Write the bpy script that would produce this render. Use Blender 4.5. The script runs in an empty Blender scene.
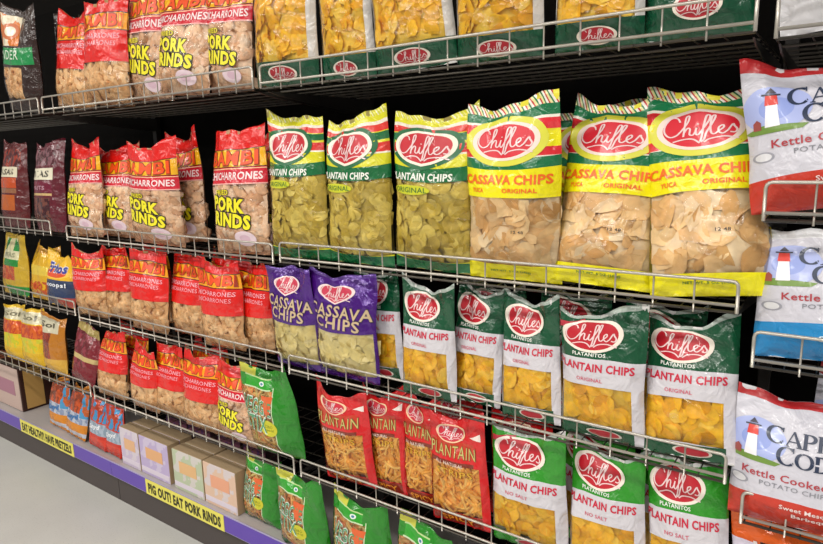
import bpy, bmesh, math, random
import numpy as np
from mathutils import Matrix, Vector
PI = math.pi
scene = bpy.context.scene
COL = scene.collection
H0 = 1.50                      # eye height above the floor; heights below are given from the eye

# ------------------------------------------------------------------ colour and material helpers
def lin(c):
    if isinstance(c, str): c = tuple(int(c[i:i+2], 16) for i in (0, 2, 4))
    o = []
    for v in c:
        v /= 255.0
        o.append(v/12.92 if v <= .04045 else ((v+.055)/1.055)**2.4)
    return (*o, 1.0)
class NT:
    def __init__(s, name):
        s.m = bpy.data.materials.new(name); s.m.use_nodes = True
        s.t = s.m.node_tree; s.t.nodes.clear()
        s.out = s.t.nodes.new('ShaderNodeOutputMaterial')
    def n(s, typ, **kw):
        nd = s.t.nodes.new(typ)
        for k, v in kw.items(): setattr(nd, k, v)
        return nd
    def l(s, a, b): s.t.links.new(a, b)
    def put(s, sock, v):
        if hasattr(v, 'is_linked') or hasattr(v, 'links'): s.l(v, sock)
        else: sock.default_value = v
    def math(s, op, a, b=0.0, c=0.0):
        nd = s.n('ShaderNodeMath', operation=op)
        s.put(nd.inputs[0], a); s.put(nd.inputs[1], b)
        if op in ('MULTIPLY_ADD',): s.put(nd.inputs[2], c)
        return nd.outputs[0]
    def mix(s, f, a, b):
        nd = s.n('ShaderNodeMix', data_type='RGBA')
        s.put(nd.inputs['Factor'], f); s.put(nd.inputs[6], a); s.put(nd.inputs[7], b)
        return nd.outputs[2]
    def bsdf(s, col, rough=.4, metal=0, coat=0, **kw):
        b = s.n('ShaderNodeBsdfPrincipled')
        s.put(b.inputs['Base Color'], col); s.put(b.inputs['Roughness'], rough)
        s.put(b.inputs['Metallic'], metal); b.inputs['Coat Weight'].default_value = coat
        b.inputs['Coat Roughness'].default_value = .07
        return b
    def bump(s, h, strength=.3, dist=.002):
        b = s.n('ShaderNodeBump'); b.inputs['Strength'].default_value = strength
        b.inputs['Distance'].default_value = dist; s.l(h, b.inputs['Height']); return b.outputs[0]
_m = {}
def plain(col, rough=.4, metal=0, coat=0, noise=0.0, name=None):
    key = (col, rough, metal, coat, noise)
    if key in _m: return _m[key]
    t = NT(name or 'ink_%s' % (col if isinstance(col, str) else 'c'))
    c = lin(col)
    if noise:
        tx = t.n('ShaderNodeTexNoise'); tx.inputs['Scale'].default_value = 40; tx.inputs['Detail'].default_value = 4
        cc = t.mix(t.math('MULTIPLY', tx.outputs[0], noise), c, (c[0]*.45, c[1]*.45, c[2]*.45, 1))
    else: cc = c
    b = t.bsdf(cc, rough, metal, coat); t.l(b.outputs[0], t.out.inputs[0])
    if rough > .8 and name: b.inputs['Specular IOR Level'].default_value = .1
    _m[key] = t.m; return t.m
def ink(col): return plain(col, .38, 0, .25)

def film_bump(t, amp=1.0):
    tc = t.n('ShaderNodeTexCoord')
    n1 = t.n('ShaderNodeTexNoise'); n1.inputs['Scale'].default_value = 22; n1.inputs['Detail'].default_value = 3
    n1.inputs['Distortion'].default_value = 1.2; t.l(tc.outputs['Object'], n1.inputs[0])
    v = t.n('ShaderNodeTexVoronoi', feature='F1'); v.inputs['Scale'].default_value = 26
    t.l(tc.outputs['Object'], v.inputs[0])
    h = t.math('ADD', t.math('MULTIPLY', n1.outputs[0], 1.0), t.math('MULTIPLY', v.outputs['Distance'], .7))
    return t.bump(h, .85*amp, .007)

def pouch_mat(key, base, bands, windows=(), rough=.3, metal=0.0):
    """printed film. bands: (v0, v1, u0, u1, colour, bow); windows: (v0, v1, u0, u1, bow)"""
    if key in _m: return _m[key]
    t = NT('film_'+key)
    uv = t.n('ShaderNodeUVMap'); sp = t.n('ShaderNodeSeparateXYZ'); t.l(uv.outputs[0], sp.inputs[0])
    u, v = sp.outputs[0], sp.outputs[1]
    cu = t.math('SUBTRACT', u, .5); cu2 = t.math('MULTIPLY', cu, cu)
    def mask(v0, v1, u0, u1, bow):
        vv = t.math('MULTIPLY_ADD', cu2, -bow*4, v) if bow else v
        m = None
        for cond in ((v0 > 0 and ('GREATER_THAN', vv, v0)), (v1 < 1 and ('LESS_THAN', vv, v1)),
                     (u0 > 0 and ('GREATER_THAN', u, u0)), (u1 < 1 and ('LESS_THAN', u, u1))):
            if cond:
                q = t.math(*cond); m = q if m is None else t.math('MULTIPLY', m, q)
        return m if m is not None else 1.0
    c = lin(base)
    for b in bands:
        v0, v1, u0, u1, colr = b[:5]; bow = b[5] if len(b) > 5 else 0
        if isinstance(colr, tuple) and colr[0] == 'stripe':
            # slanting multicolour stripes printed on the crimped seal
            ph = t.math('FRACT', t.math('MULTIPLY', t.math('ADD', u, t.math('MULTIPLY', v, 1.1)), 13))
            cc = lin(colr[1]); cc = t.mix(t.math('GREATER_THAN', ph, .3), cc, lin(colr[2]))
            cc = t.mix(t.math('GREATER_THAN', ph, .5), cc, lin(colr[3])); cc = t.mix(t.math('GREATER_THAN', ph, .8), cc, lin(colr[4]))
            c = t.mix(mask(v0, v1, u0, u1, bow), c, cc)
        elif isinstance(colr, tuple) and colr[0] == 'blotch':
            nz = t.n('ShaderNodeTexNoise'); nz.inputs['Scale'].default_value = colr[3]; t.l(uv.outputs[0], nz.inputs[0])
            cc = t.mix(t.math('GREATER_THAN', nz.outputs[0], .5), lin(colr[1]), lin(colr[2]))
            c = t.mix(mask(v0, v1, u0, u1, bow), c, cc)
        else: c = t.mix(mask(v0, v1, u0, u1, bow), c, lin(colr))
    nrm = film_bump(t)
    b = t.bsdf(c, rough, metal, .3); t.l(nrm, b.inputs['Normal']); t.l(nrm, b.inputs['Coat Normal'])
    sh = b.outputs[0]
    if windows:
        wm = None
        for w in windows:
            q = mask(*w[:4], w[4] if len(w) > 4 else 0)
            wm = q if wm is None else t.math('MAXIMUM', wm, q)
        fr = t.n('ShaderNodeFresnel'); fr.inputs[0].default_value = 1.5; t.l(nrm, fr.inputs['Normal'])
        gl = t.n('ShaderNodeBsdfGlossy'); gl.inputs['Roughness'].default_value = .16; gl.inputs[0].default_value = (.95,)*3+(1,); t.l(nrm, gl.inputs['Normal'])
        tr = t.n('ShaderNodeBsdfTransparent'); tr.inputs[0].default_value = (.97, .96, .94, 1)
        mf = t.n('ShaderNodeMixShader'); t.l(t.math('MULTIPLY_ADD', fr.outputs[0], .75, .01), mf.inputs[0])
        t.l(tr.outputs[0], mf.inputs[1]); t.l(gl.outputs[0], mf.inputs[2])
        mm = t.n('ShaderNodeMixShader'); t.put(mm.inputs[0], wm); t.l(sh, mm.inputs[1]); t.l(mf.outputs[0], mm.inputs[2]); sh = mm.outputs[0]
    t.l(sh, t.out.inputs[0]); _m[key] = t.m; return t.m

def food_mat(name, cols, scale=60, rough=.55, sub=0):
    if name in _m: return _m[name]
    t = NT(name); g = t.n('ShaderNodeNewGeometry')
    ramp = t.n('ShaderNodeValToRGB'); e = ramp.color_ramp; e.interpolation = 'LINEAR'
    while len(e.elements) < len(cols): e.elements.new(.5)
    for i, c in enumerate(cols):
        e.elements[i].position = i/(len(cols)-1) if len(cols) > 1 else 0; e.elements[i].color = lin(c)
    t.l(g.outputs['Random Per Island'], ramp.inputs[0])
    tc = t.n('ShaderNodeTexCoord'); nz = t.n('ShaderNodeTexNoise'); nz.inputs['Scale'].default_value = scale; nz.inputs['Detail'].default_value = 3
    t.l(tc.outputs['Object'], nz.inputs[0])
    hs = t.n('ShaderNodeHueSaturation'); t.l(ramp.outputs[0], hs.inputs['Color'])
    t.l(t.math('MULTIPLY_ADD', nz.outputs[0], .8, .62), hs.inputs['Value'])
    b = t.bsdf(hs.outputs[0], rough); t.l(t.bump(nz.outputs[0], .5, .003), b.inputs['Normal'])
    t.l(b.outputs[0], t.out.inputs[0]); _m[name] = t.m; return t.m

# ------------------------------------------------------------------ mesh helpers
def mesh_obj(name, V, F, mats, parent=None, midx=None, smooth=True, uv=None):
    me = bpy.data.meshes.new(name)
    me.from_pydata([tuple(v) for v in V], [], [tuple(int(i) for i in f) for f in F])
    for m in (mats if isinstance(mats, (list, tuple)) else [mats]): me.materials.append(m)
    if midx is not None: me.polygons.foreach_set('material_index', np.asarray(midx, dtype=np.int32))
    if smooth: me.polygons.foreach_set('use_smooth', np.ones(len(me.polygons), dtype=bool))
    if uv is not None:
        l = me.uv_layers.new(name='UVMap'); vi = np.zeros(len(me.loops), dtype=np.int32)
        me.loops.foreach_get('vertex_index', vi); l.data.foreach_set('uv', np.asarray(uv)[vi].astype(np.float32).ravel())
    me.update()
    o = bpy.data.objects.new(name, me); COL.objects.link(o)
    if parent is not None: o.parent = parent
    return o
def thing(name, label, cat, group=None, M=None):
    o = bpy.data.objects.new(name, None); COL.objects.link(o); o.empty_display_size = .05
    if M is not None: o.matrix_world = M
    o['label'] = label; o['category'] = cat
    if group: o['group'] = group
    return o
class Acc:
    def __init__(s): s.V = []; s.F = []; s.M = []; s.n = 0
    def add(s, V, F, m=0):
        V = np.asarray(V, float); s.V.append(V); s.F += [tuple(int(i)+s.n for i in f) for f in F]; s.M += [m]*len(F); s.n += len(V)
    def build(s, name, mats, parent=None, smooth=True):
        return mesh_obj(name, np.concatenate(s.V), s.F, mats, parent, s.M, smooth)
    def box(s, a, b, m=0):
        x0, y0, z0 = a; x1, y1, z1 = b
        s.add([(x0,y0,z0),(x1,y0,z0),(x1,y1,z0),(x0,y1,z0),(x0,y0,z1),(x1,y0,z1),(x1,y1,z1),(x0,y1,z1)],
              [(3,2,1,0),(4,5,6,7),(0,1,5,4),(1,2,6,5),(2,3,7,6),(3,0,4,7)], m)
    def tube(s, pts, r, n=6, m=0):
        P = [Vector(p) for p in pts]; V = []; F = []
        for i, p in enumerate(P):
            d = (P[min(i+1, len(P)-1)]-P[max(i-1, 0)]).normalized()
            up = Vector((0,1,0)) if abs(d.y) < .9 else Vector((0,0,1))
            a = d.cross(up).normalized(); b = d.cross(a)
            for k in range(n):
                t = 2*PI*k/n; V.append(p+a*r*math.cos(t)+b*r*math.sin(t))
        for i in range(len(P)-1):
            for k in range(n): F.append((i*n+k, i*n+(k+1)%n, (i+1)*n+(k+1)%n, (i+1)*n+k))
        F.append(tuple(range(n))); F.append(tuple((len(P)-1)*n+k for k in reversed(range(n))))
        s.add([tuple(v) for v in V], F, m)
def bevel(o, w=.003, seg=2):
    m = o.modifiers.new('Bevel', 'BEVEL'); m.width = w; m.segments = seg; m.limit_method = 'ANGLE'

# ------------------------------------------------------------------ flat artwork: text, script logo, polygons
_txt = {}
def text2d(s, bold=.02, shear=0.0, space=1.0):
    k = (s, bold, shear, space)
    if k in _txt: return _txt[k]
    c = bpy.data.curves.new('t', 'FONT'); c.body = s; c.offset = bold; c.shear = shear; c.space_character = space
    c.resolution_u = 2; c.fill_mode = 'FRONT'
    o = bpy.data.objects.new('t', c); COL.objects.link(o); bpy.context.view_layer.update()
    me = o.to_mesh(); V = np.array([v.co[:2] for v in me.vertices]); F = [tuple(p.vertices) for p in me.polygons]
    o.to_mesh_clear(); bpy.data.objects.remove(o); bpy.data.curves.remove(c)
    a, b = V.min(0), V.max(0); asp = (b-a)
    V = (V-(a+b)/2)/(b-a)
    _txt[k] = (V, F); return _txt[k]
def ribbon(strokes, dens=5):
    """strokes: lists of (x, y, halfwidth), smoothed by Catmull-Rom; returns V2, F"""
    V = []; F = []
    for st in strokes:
        P = np.array(st, float)
        if len(P) > 2:
            Q = np.vstack([2*P[0]-P[1], P, 2*P[-1]-P[-2]]); out = []
            for i in range(1, len(Q)-2):
                for k in range(dens):
                    t = k/dens; p0, p1, p2, p3 = Q[i-1:i+3]
                    out.append(.5*((2*p1)+(-p0+p2)*t+(2*p0-5*p1+4*p2-p3)*t*t+(-p0+3*p1-3*p2+p3)*t**3))
            out.append(P[-1]); P = np.array(out)
        d = np.gradient(P[:, :2], axis=0); d /= np.linalg.norm(d, axis=1)[:, None]+1e-9
        nn = np.stack([-d[:, 1], d[:, 0]], 1); b = len(V)
        for p, q in zip(P, nn):
            V.append(p[:2]+q*p[2]); V.append(p[:2]-q*p[2])
        for i in range(len(P)-1): F.append((b+2*i, b+2*i+1, b+2*i+3, b+2*i+2))
    return np.array(V), F
def unit(V):
    a, b = V.min(0), V.max(0); return (V-(a+b)/2)/(b-a)
def script_word():
    w = .078
    S = [[(1.35,2.1),(1.15,2.65),(.65,2.6),(.15,1.7),(.1,.75),(.5,.15),(1.0,.3),(1.4,.9)],
         [(1.4,.9),(1.95,2.0),(2.1,2.8),(1.85,2.7),(1.7,1.6),(1.55,.1)],
         [(1.6,.6),(1.9,1.2),(2.1,1.05),(2.05,.35),(2.3,.2),(2.5,.6)],
         [(2.5,.6),(2.62,1.15),(2.52,.4),(2.7,.15),(2.95,.6)], [(2.68,1.5),(2.76,1.62)],
         [(2.95,.6),(3.5,2.0),(3.6,2.75),(3.35,2.7),(3.15,1.5),(2.95,-.2),(2.85,-.75),(3.1,-.55),(3.3,.4)],
         [(3.3,.4),(3.85,2.0),(4.0,2.75),(3.75,2.6),(3.6,1.2),(3.65,.3),(3.9,.15),(4.15,.45)],
         [(4.15,.45),(4.55,.9),(4.5,1.25),(4.22,1.0),(4.2,.4),(4.5,.12),(4.85,.45)],
         [(4.85,.45),(5.2,1.2),(5.3,.95),(5.5,.45),(5.35,.1),(5.0,.2)],
         [(.75,-.55),(1.6,-.25),(2.3,-.35),(2.8,-.95)], [(3.1,-.9),(3.6,-.45),(4.6,-.3),(5.6,-.75)]]
    return ribbon([[(x, y, w) for x, y in s] for s in S], 4)
_sv, _sf = script_word(); SCRIPT = (unit(_sv), _sf)
def serif(word):
    """capital letters with thick and thin strokes and serifs"""
    V = []; F = []; x = 0; k, th = .105, .035
    def arc(cx, cy, rx, ry, a0, a1, n=12):
        o = []
        for i in range(n+1):
            a = math.radians(a0+(a1-a0)*i/n); o.append((cx+rx*math.cos(a), cy+ry*math.sin(a), th+(k-th)*abs(math.cos(a))**1.3))
        return o
    G = {'C': (.95, [arc(.5,.5,.42,.46,50,310), [(.80,.98,.03),(.79,.72,.03)], [(.80,.26,.02),(.82,.16,.02)]]),
         'O': (1.05, [arc(.5,.5,.43,.46,0,360,20)]),
         'A': (1.0, [[(.12,.04,th),(.48,.96,th)], [(.48,1.0,.06),(.88,.04,k)], [(.25,.33,th),(.72,.33,th)], [(.0,.03,.03),(.26,.03,.03)], [(.68,.03,.03),(1.0,.03,.03)]]),
         'P': (.85, [[(.2,.03,k),(.2,.97,k)], arc(.35,.72,.36,.24,90,-90,8), [(.2,.96,th),(.36,.96,th)], [(.2,.48,th),(.36,.48,th)], [(.03,.03,.03),(.4,.03,.03)], [(.03,.97,.03),(.2,.97,.03)]]),
         'E': (.85, [[(.2,.03,k),(.2,.97,k)], [(.03,.97,.03),(.75,.97,.03)], [(.2,.52,th),(.58,.52,th)], [(.03,.03,.03),(.78,.03,.03)], [(.74,.99,.03),(.74,.78,.03)], [(.78,.01,.03),(.78,.25,.03)], [(.58,.42,.025),(.58,.62,.025)]]),
         'D': (1.0, [[(.2,.03,k),(.2,.97,k)], arc(.3,.5,.56,.46,90,-90,12), [(.03,.97,.03),(.32,.97,.03)], [(.03,.03,.03),(.32,.03,.03)]])}
    for ch in word:
        wd, st = G[ch]; sc = 1.18 if ch == 'C' else 1.0
        v, f = ribbon(st, 3); v = v*sc; F += [tuple(i+len(V) for i in q) for q in f]; V += [(p[0]+x, p[1]) for p in v]; x += wd*sc-.05
    return unit(np.array(V)), F
_poly = {}
def poly2d(pts, maxlen=.05):
    k = (tuple(pts), maxlen)
    if k in _poly: return _poly[k]
    bm = bmesh.new(); f = bm.faces.new([bm.verts.new((x, y, 0)) for x, y in pts]); bmesh.ops.triangulate(bm, faces=[f])
    for _ in range(5):
        e = [e for e in bm.edges if e.calc_length() > maxlen]
        if not e: break
        bmesh.ops.subdivide_edges(bm, edges=e, cuts=1); bmesh.ops.triangulate(bm, faces=[f for f in bm.faces if len(f.verts) > 3])
    bm.verts.index_update(); V = np.array([v.co[:2] for v in bm.verts]); F = [tuple(v.index for v in f.verts) for f in bm.faces]
    F = [f if np.cross(V[f[1]]-V[f[0]], V[f[2]]-V[f[0]]) > 0 else f[::-1] for f in F]
    bm.free(); _poly[k] = (V, F); return _poly[k]
def disc2d(radii, ns=36, heart=0):
    """concentric rings, radii as fractions; returns V, list of (faces, ring)"""
    V = [(0, 0)]; R = [];
    rr = []
    prev = 0
    for q in radii:
        m = max(1, int((q-prev)/.12)); rr += [(prev+(q-prev)*(i+1)/m, q) for i in range(m)]; prev = q
    F = []
    for ri, (r, q) in enumerate(rr):
        for k in range(ns):
            a = 2*PI*k/ns; x, y = math.cos(a), math.sin(a)
            if heart: y = y*(1-heart*.25)+heart*.32*abs(x)**.7*(1 if y > -2 else 0)-heart*.12-(heart*.18*(1-abs(x))**2 if y < 0 else 0)
            V.append((.5*r*x, .5*r*y))
        b = 1+ri*ns
        for k in range(ns):
            k2 = (k+1) % ns
            F.append(((0, b+k, b+k2) if ri == 0 else (b-ns+k, b+k, b+k2, b-ns+k2), radii.index(q)))
    return np.array(V), F

# ------------------------------------------------------------------ the pouch
NU, NV = 26, 40
class Pouch:
    """soft sealed bag: w wide, h tall, T thick, standing on its bottom seal, front towards -y"""
    def __init__(s, w, h, T, seed, crumple=1.0, taper=0.0):
        rg = np.random.RandomState(seed); s.w, s.h, s.T = w, h, T
        sg = np.linspace(-1, 1, NU+1); u = np.sin(sg*PI/2); v = np.linspace(0, 1, NV+1)
        U, Vv = np.meshgrid(u, v, indexing='ij'); s.u = u; s.v = v
        W = w/2*(1-.045*np.sin(PI*v)**2-.012*np.sin(3*PI*v+rg.rand()*6)*np.sin(PI*v)); W = W*(1-taper*np.clip((v-.55)/.45, 0, 1)**1.5-taper*.7*np.clip((.30-v)/.30, 0, 1)**1.5); s.W = W
        prof = np.clip((v-.02)/.17, 0, 1)**.6*np.clip((.965-v)/.42, 0, 1)**.8
        cross = (1-np.abs(U)**2.6)**.8
        x = U*W[None, :]; z = Vv*h
        z = z + (Vv**6)*(.022*U**2-.014+.009*rg.randn()*U+.008*np.sin(3*U+rg.rand()*6)+.003*np.sin(9*U+rg.rand()*6))*min(1, crumple)
        env_t = np.exp(-((1-Vv)/.22)**1.4); env_b = np.exp(-(Vv/.16)**1.4)
        env_s = np.exp(-((1-np.abs(U))/.25)**1.5)
        def folds(n, fu, fv, seedshift):
            r = np.random.RandomState(seed*7+seedshift); o = 0
            for _ in range(n):
                a = r.rand()*6.28; ph = (fu*(.5+r.rand()))*U*(1+.5*Vv)+(fv*(r.rand()*2-1))*Vv+a
                o = o + (1-np.abs(np.sin(ph)))**2*(.5+r.rand())
            return o/n
        wf = .011*env_t*folds(4, 5, 6, 1)+.009*env_b*folds(3, 5, 6, 2)+.007*env_s*folds(3, 3, 14, 3)+.006*folds(4, 3, 7, 4)
        wf = (wf-.0035)*crumple
        edge = np.clip((1-np.abs(U))/.08, 0, 1)
        mid = .016*crumple*np.sin(2.3*U+rg.rand()*6)*Vv**3+.006*np.sin(5*U+9*Vv+rg.rand()*6)*Vv**2   # bend of the whole top
        yf = -T/2*prof*cross-wf*edge+mid; yb = T/2*prof*cross*.85+.3*wf*edge+mid+.0012*edge
        s.Pf = np.stack([x, yf, z], -1); s.Pb = np.stack([x, yb, z], -1)
        du = np.gradient(s.Pf, axis=0); dv = np.gradient(s.Pf, axis=1)
        n = np.cross(du, dv); n /= np.linalg.norm(n, axis=-1)[..., None]+1e-12; n[n[..., 1] > 0] *= -1; s.Nf = n
        s.UV = np.stack([(U+1)/2, Vv], -1)
    def build(s, mats, parent, name='pouch'):
        nv = (NU+1)*(NV+1); V = np.concatenate([s.Pf.reshape(-1, 3), s.Pb.reshape(-1, 3)])
        F = []; M = []
        for i in range(NU):
            for j in range(NV):
                a = i*(NV+1)+j; b = (i+1)*(NV+1)+j
                F.append((a, b, b+1, a+1)); M.append(0)
        for i in range(NU):
            for j in range(NV):
                a = nv+i*(NV+1)+j; b = nv+(i+1)*(NV+1)+j
                F.append((a, a+1, b+1, b)); M.append(1)
        for i in range(NU):
            for j, fl in ((0, 0), (NV, 1)):
                a = i*(NV+1)+j; b = (i+1)*(NV+1)+j
                F.append((a, nv+a, nv+b, b) if not fl else (a, b, nv+b, nv+a)); M.append(1)
        uv = np.concatenate([s.UV.reshape(-1, 2)]*2)
        return mesh_obj(name, V, F, mats, parent, M, True, uv)
    def at(s, X, Z, off=0.0):
        """metric print coordinates -> points on the front, lifted by off"""
        X = np.asarray(X, float); v = np.clip(np.asarray(Z, float)/s.h, 0.001, .999)
        Wv = np.interp(v, s.v, s.W); u = np.clip(X/Wv, -.995, .995)
        fi = (np.arcsin(u)/(PI/2)+1)/2*NU; fj = v*NV
        i = np.clip(fi.astype(int), 0, NU-1); j = np.clip(fj.astype(int), 0, NV-1); a = (fi-i)[..., None]; b = (fj-j)[..., None]
        def bil(G): return G[i, j]*(1-a)*(1-b)+G[i+1, j]*a*(1-b)+G[i, j+1]*(1-a)*b+G[i+1, j+1]*a*b
        P = bil(s.Pf); N = bil(s.Nf); N /= np.linalg.norm(N, axis=-1)[..., None]+1e-9
        return P+N*np.asarray(off)[..., None] if np.ndim(off) else P+N*off
class Art:
    """prints lying on a pouch; positions are fractions of its width (from the middle) and height"""
    def __init__(s, p): s.p = p; s.a = Acc(); s.mats = []; s.layer = 0; s.lines = []
    def mi(s, col):
        m = ink(col)
        if m not in s.mats: s.mats.append(m)
        return s.mats.index(m)
    def put(s, V, F, cx, cv, wf, hf, col, rot=0, arc=0, off=None):
        w, h = s.p.w, s.p.h; V = np.asarray(V)
        x = V[:, 0]*wf*w; z = V[:, 1]*hf*h + arc*h*(-(V[:, 0]*2)**2)
        c, sn = math.cos(rot), math.sin(rot); X = x*c-z*sn+cx*w; Z = x*sn+z*c+cv*h
        s.layer += 1
        o = (.0007+.00022*min(s.layer, 7)) if off is None else off
        s.a.add(s.p.at(X, Z, o), F, s.mi(col) if isinstance(col, str) else col)
    def text(s, t, cx, cv, wf, hf, col, bold=.02, shear=0, rot=0, arc=0, outline=None, ow=.05):
        sub = Art(s.p); sub._text(t, cx, cv, wf, hf, col, bold, shear, rot, arc, outline, ow)
        s.lines.append((np.concatenate(sub.a.V), sub.a.F, sub.a.M, sub.mats))
    def _text(s, t, cx, cv, wf, hf, col, bold, shear, rot, arc, outline, ow):
        if outline:
            V, F = text2d(t, bold+ow, shear, 1.12); s.put(V, F, cx, cv, wf*1.03, hf*1.16, outline, rot, arc, .0009)
            V, F = text2d(t, bold, shear, 1.12); s.put(V, F, cx, cv, wf, hf, col, rot, arc, .0017)
        else:
            V, F = text2d(t, bold, shear, 1.06); s.put(V, F, cx, cv, wf, hf, col, rot, arc, .0013)
    def rings(s, cx, cv, wf, hf, radii, cols, rot=0, heart=0, off=.0008):
        V, F = disc2d(list(radii), heart=heart); w, h = s.p.w, s.p.h
        x = V[:, 0]*wf*w; z = V[:, 1]*hf*h; c, sn = math.cos(rot), math.sin(rot)
        P = s.p.at(x*c-z*sn+cx*w, x*sn+z*c+cv*h, off); idx = [s.mi(q) for q in cols]
        base = s.a.n; s.a.V.append(P); s.a.n += len(P)
        for f, r in F: s.a.F.append(tuple(i+base for i in f)); s.a.M.append(idx[r])
    def poly(s, pts, cx, cv, wf, hf, col, off=.0010, rot=0):
        V, F = poly2d(tuple(pts)); s.put(V, F, cx, cv, wf, hf, col, rot, 0, off)
    def build(s, name, parent):
        for V, F, M, mats in s.lines:
            mesh_obj('lettering', V, F, mats, parent, M, True)
        if s.a.n: return s.a.build(name, s.mats, parent, True)

# ------------------------------------------------------------------ food seen through the windows
def rot3(rg, tilt):
    a = rg.rand()*2*PI; t = tilt*rg.randn(); b = rg.rand()*2*PI
    Rz = np.array(Matrix.Rotation(a, 3, 'Y')); ax = Vector((math.cos(b), 0, math.sin(b)))
    return np.array(Matrix.Rotation(t, 3, ax))@Rz
def chip_shape(rg, r, style):
    if style in ('round', 'flake'):
        n = 12; V = [(0, -.0010, 0)]; k = rg.randn()*5; k2 = rg.randn()*4; e = .85+.3*rg.rand() if style == 'round' else .6+.4*rg.rand()
        for i in range(n):
            a = 2*PI*i/n; q = r*(1+(.05 if style == 'round' else .14)*rg.randn()); x, z = q*math.cos(a), q*e*math.sin(a)
            V.append((x, (k*x*x+k2*z*z), z))
        V = np.array(V); B = V.copy(); B[:, 1] += .0012*np.array([1.6]+[.15]*n)          # front skin and rear skin of a thin chip
        F = [(0, 1+(i+1) % n, 1+i) for i in range(n)]+[(n+1, n+2+i, n+2+(i+1) % n) for i in range(n)]
        return np.concatenate([V, B]), F
    if style == 'puff':
        V, F = ICO; s = np.array([r*(.9+.5*rg.rand()), r*.65, r*(.55+.3*rg.rand())]); V = V*s*(1+.16*np.sin(V[:, :1]*7+rg.rand()*6)+.10*rg.randn(len(V), 1))
        V = V.copy(); V[:, 2] += 22*rg.randn()*.6*V[:, 0]**2; return V, F
    if style == 'stick':
        L = r*2.6*(.7+.6*rg.rand()); n = 6; m = 5; V = []; F = []; k = rg.randn()*8; q = r*.20
        for i in range(n):
            x = (i/(n-1)-.5)*L
            for j in range(m):
                a = 2*PI*j/m; V.append((x, q*math.cos(a), q*math.sin(a)+k*x*x))
        for i in range(n-1):
            for j in range(m): F.append((i*m+j, i*m+(j+1) % m, (i+1)*m+(j+1) % m, (i+1)*m+j))
        F += [tuple(range(m)), tuple((n-1)*m+j for j in reversed(range(m)))]
        return np.array(V), F
_b = bmesh.new(); bmesh.ops.create_icosphere(_b, subdivisions=2, radius=1); _b.verts.index_update()
ICO = (np.array([v.co[:] for v in _b.verts]), [tuple(v.index for v in f.verts) for f in _b.faces]); _b.free()
def EDGE(nx): return (.35+.65*np.clip(np.sin(np.linspace(0, PI, nx))*2.2, 0, 1))[:, None]
def contents(p, win, style, r, mat, bedmat, parent, name, seed, dens=1.0, label=None):
    rg = np.random.RandomState(seed+99); v0, v1, u0, u1 = win; a = Acc()
    W = p.w/2; x0, x1 = max((u0*2-1), -.93)*W, min((u1*2-1), .93)*W; z0, z1 = max(v0, .03)*p.h, v1*p.h
    nx, nz = 12, 14; G = p.at(*np.meshgrid(np.linspace(x0, x1, nx), np.linspace(z0, z1, nz), indexing='ij'), 0.0)
    G = G.copy(); G[..., 1] += np.clip(.013+.002*rg.randn(nx, nz), .009, .018)*EDGE(nx)
    a.add(G.reshape(-1, 3), [(i*nz+j, (i+1)*nz+j, (i+1)*nz+j+1, i*nz+j+1) for i in range(nx-1) for j in range(nz-1)], 1)
    area = (x1-x0)*(z1-z0); n = int(min(125, dens*2.6*area/(PI*r*r)))
    for _ in range(n):
        V, F = chip_shape(rg, r*(.75+.5*rg.rand()), style); V = V@rot3(rg, dict(round=.42, flake=.55, puff=.4, stick=.15)[style]).T
        cx, cz = rg.uniform(x0+r*.3, x1-r*.3), rg.uniform(z0+r*.3, z1-r*.2)
        X = np.clip(V[:, 0]+cx, x0-.002, x1+.002); Z = np.clip(V[:, 2]+cz, z0-.004, z1+.004)
        S = p.at(X, Z, 0.0); y = S[:, 1]+.0065+V[:, 1]+rg.uniform(-.003, .004)
        y = np.maximum(y, S[:, 1]+.0014+.0006*np.arange(len(X))/len(X))
        a.add(np.stack([S[:, 0], y, S[:, 2]], 1), F, 0)
    o = a.build(name, [mat, bedmat], parent); o['kind'] = 'stuff'; return o

YEL = lambda: food_mat('yellow_chip', ['e4a20c', 'fac01a', 'ffd02c', 'f4b814', 'ffde58'])
OLIVE = lambda: food_mat('olive_chip', ['b49a2c', 'd2b840', 'e0c85c', 'f0dc74', 'c4a834'])
CASS = lambda: food_mat('cassava_chip', ['d09c54', 'eec384', 'fadca8', 'e4b470', 'ffeecc'], 30)
TAN = lambda: food_mat('tan_chip', ['e0cc80', 'f4e4a0', 'e8d890', 'faecb4'], 40)
RIND = lambda: food_mat('pork_rind', ['d8a880', 'f2caa4', 'fcdcbc', 'e8b890', 'ffe8d0'], 70, .6)
NUT = lambda: food_mat('golden_rind', ['d4a068', 'eec088', 'fcd8a8', 'e2b078'], 70, .6)
STRIP = lambda: food_mat('orange_strip', ['e89830', 'ffbc48', 'ffd678', 'f4a83c'], 60)
VEG = lambda: food_mat('veggie_stick', ['b0bc50', 'f09850', 'e8cc84', 'c8945c', 'd8d080', 'ec7c48'], 60)

RED, DKRED, CREAM, WHITE = 'd81e26', 'b0141e', 'f0e6d8', 'f2eeea'
def chif_logo(A, cx, cv, wf, hf, ring='f0e6d8', ring2=None, rot=0, heart=0, col='c41a2a'):
    if ring2: A.rings(cx, cv, wf*1.17, hf*1.2, (.8, 1.0), (ring, ring2), rot, heart, .0011)
    A.rings(cx, cv, wf, hf, (.86, .93, 1.0), (col, ring, ring), rot, heart, .0018)
    A.put(*SCRIPT, cx, cv-(.0 if not heart else .005), wf*.84, hf*.72, 'eccfcf', rot, 0, .0026)

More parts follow.
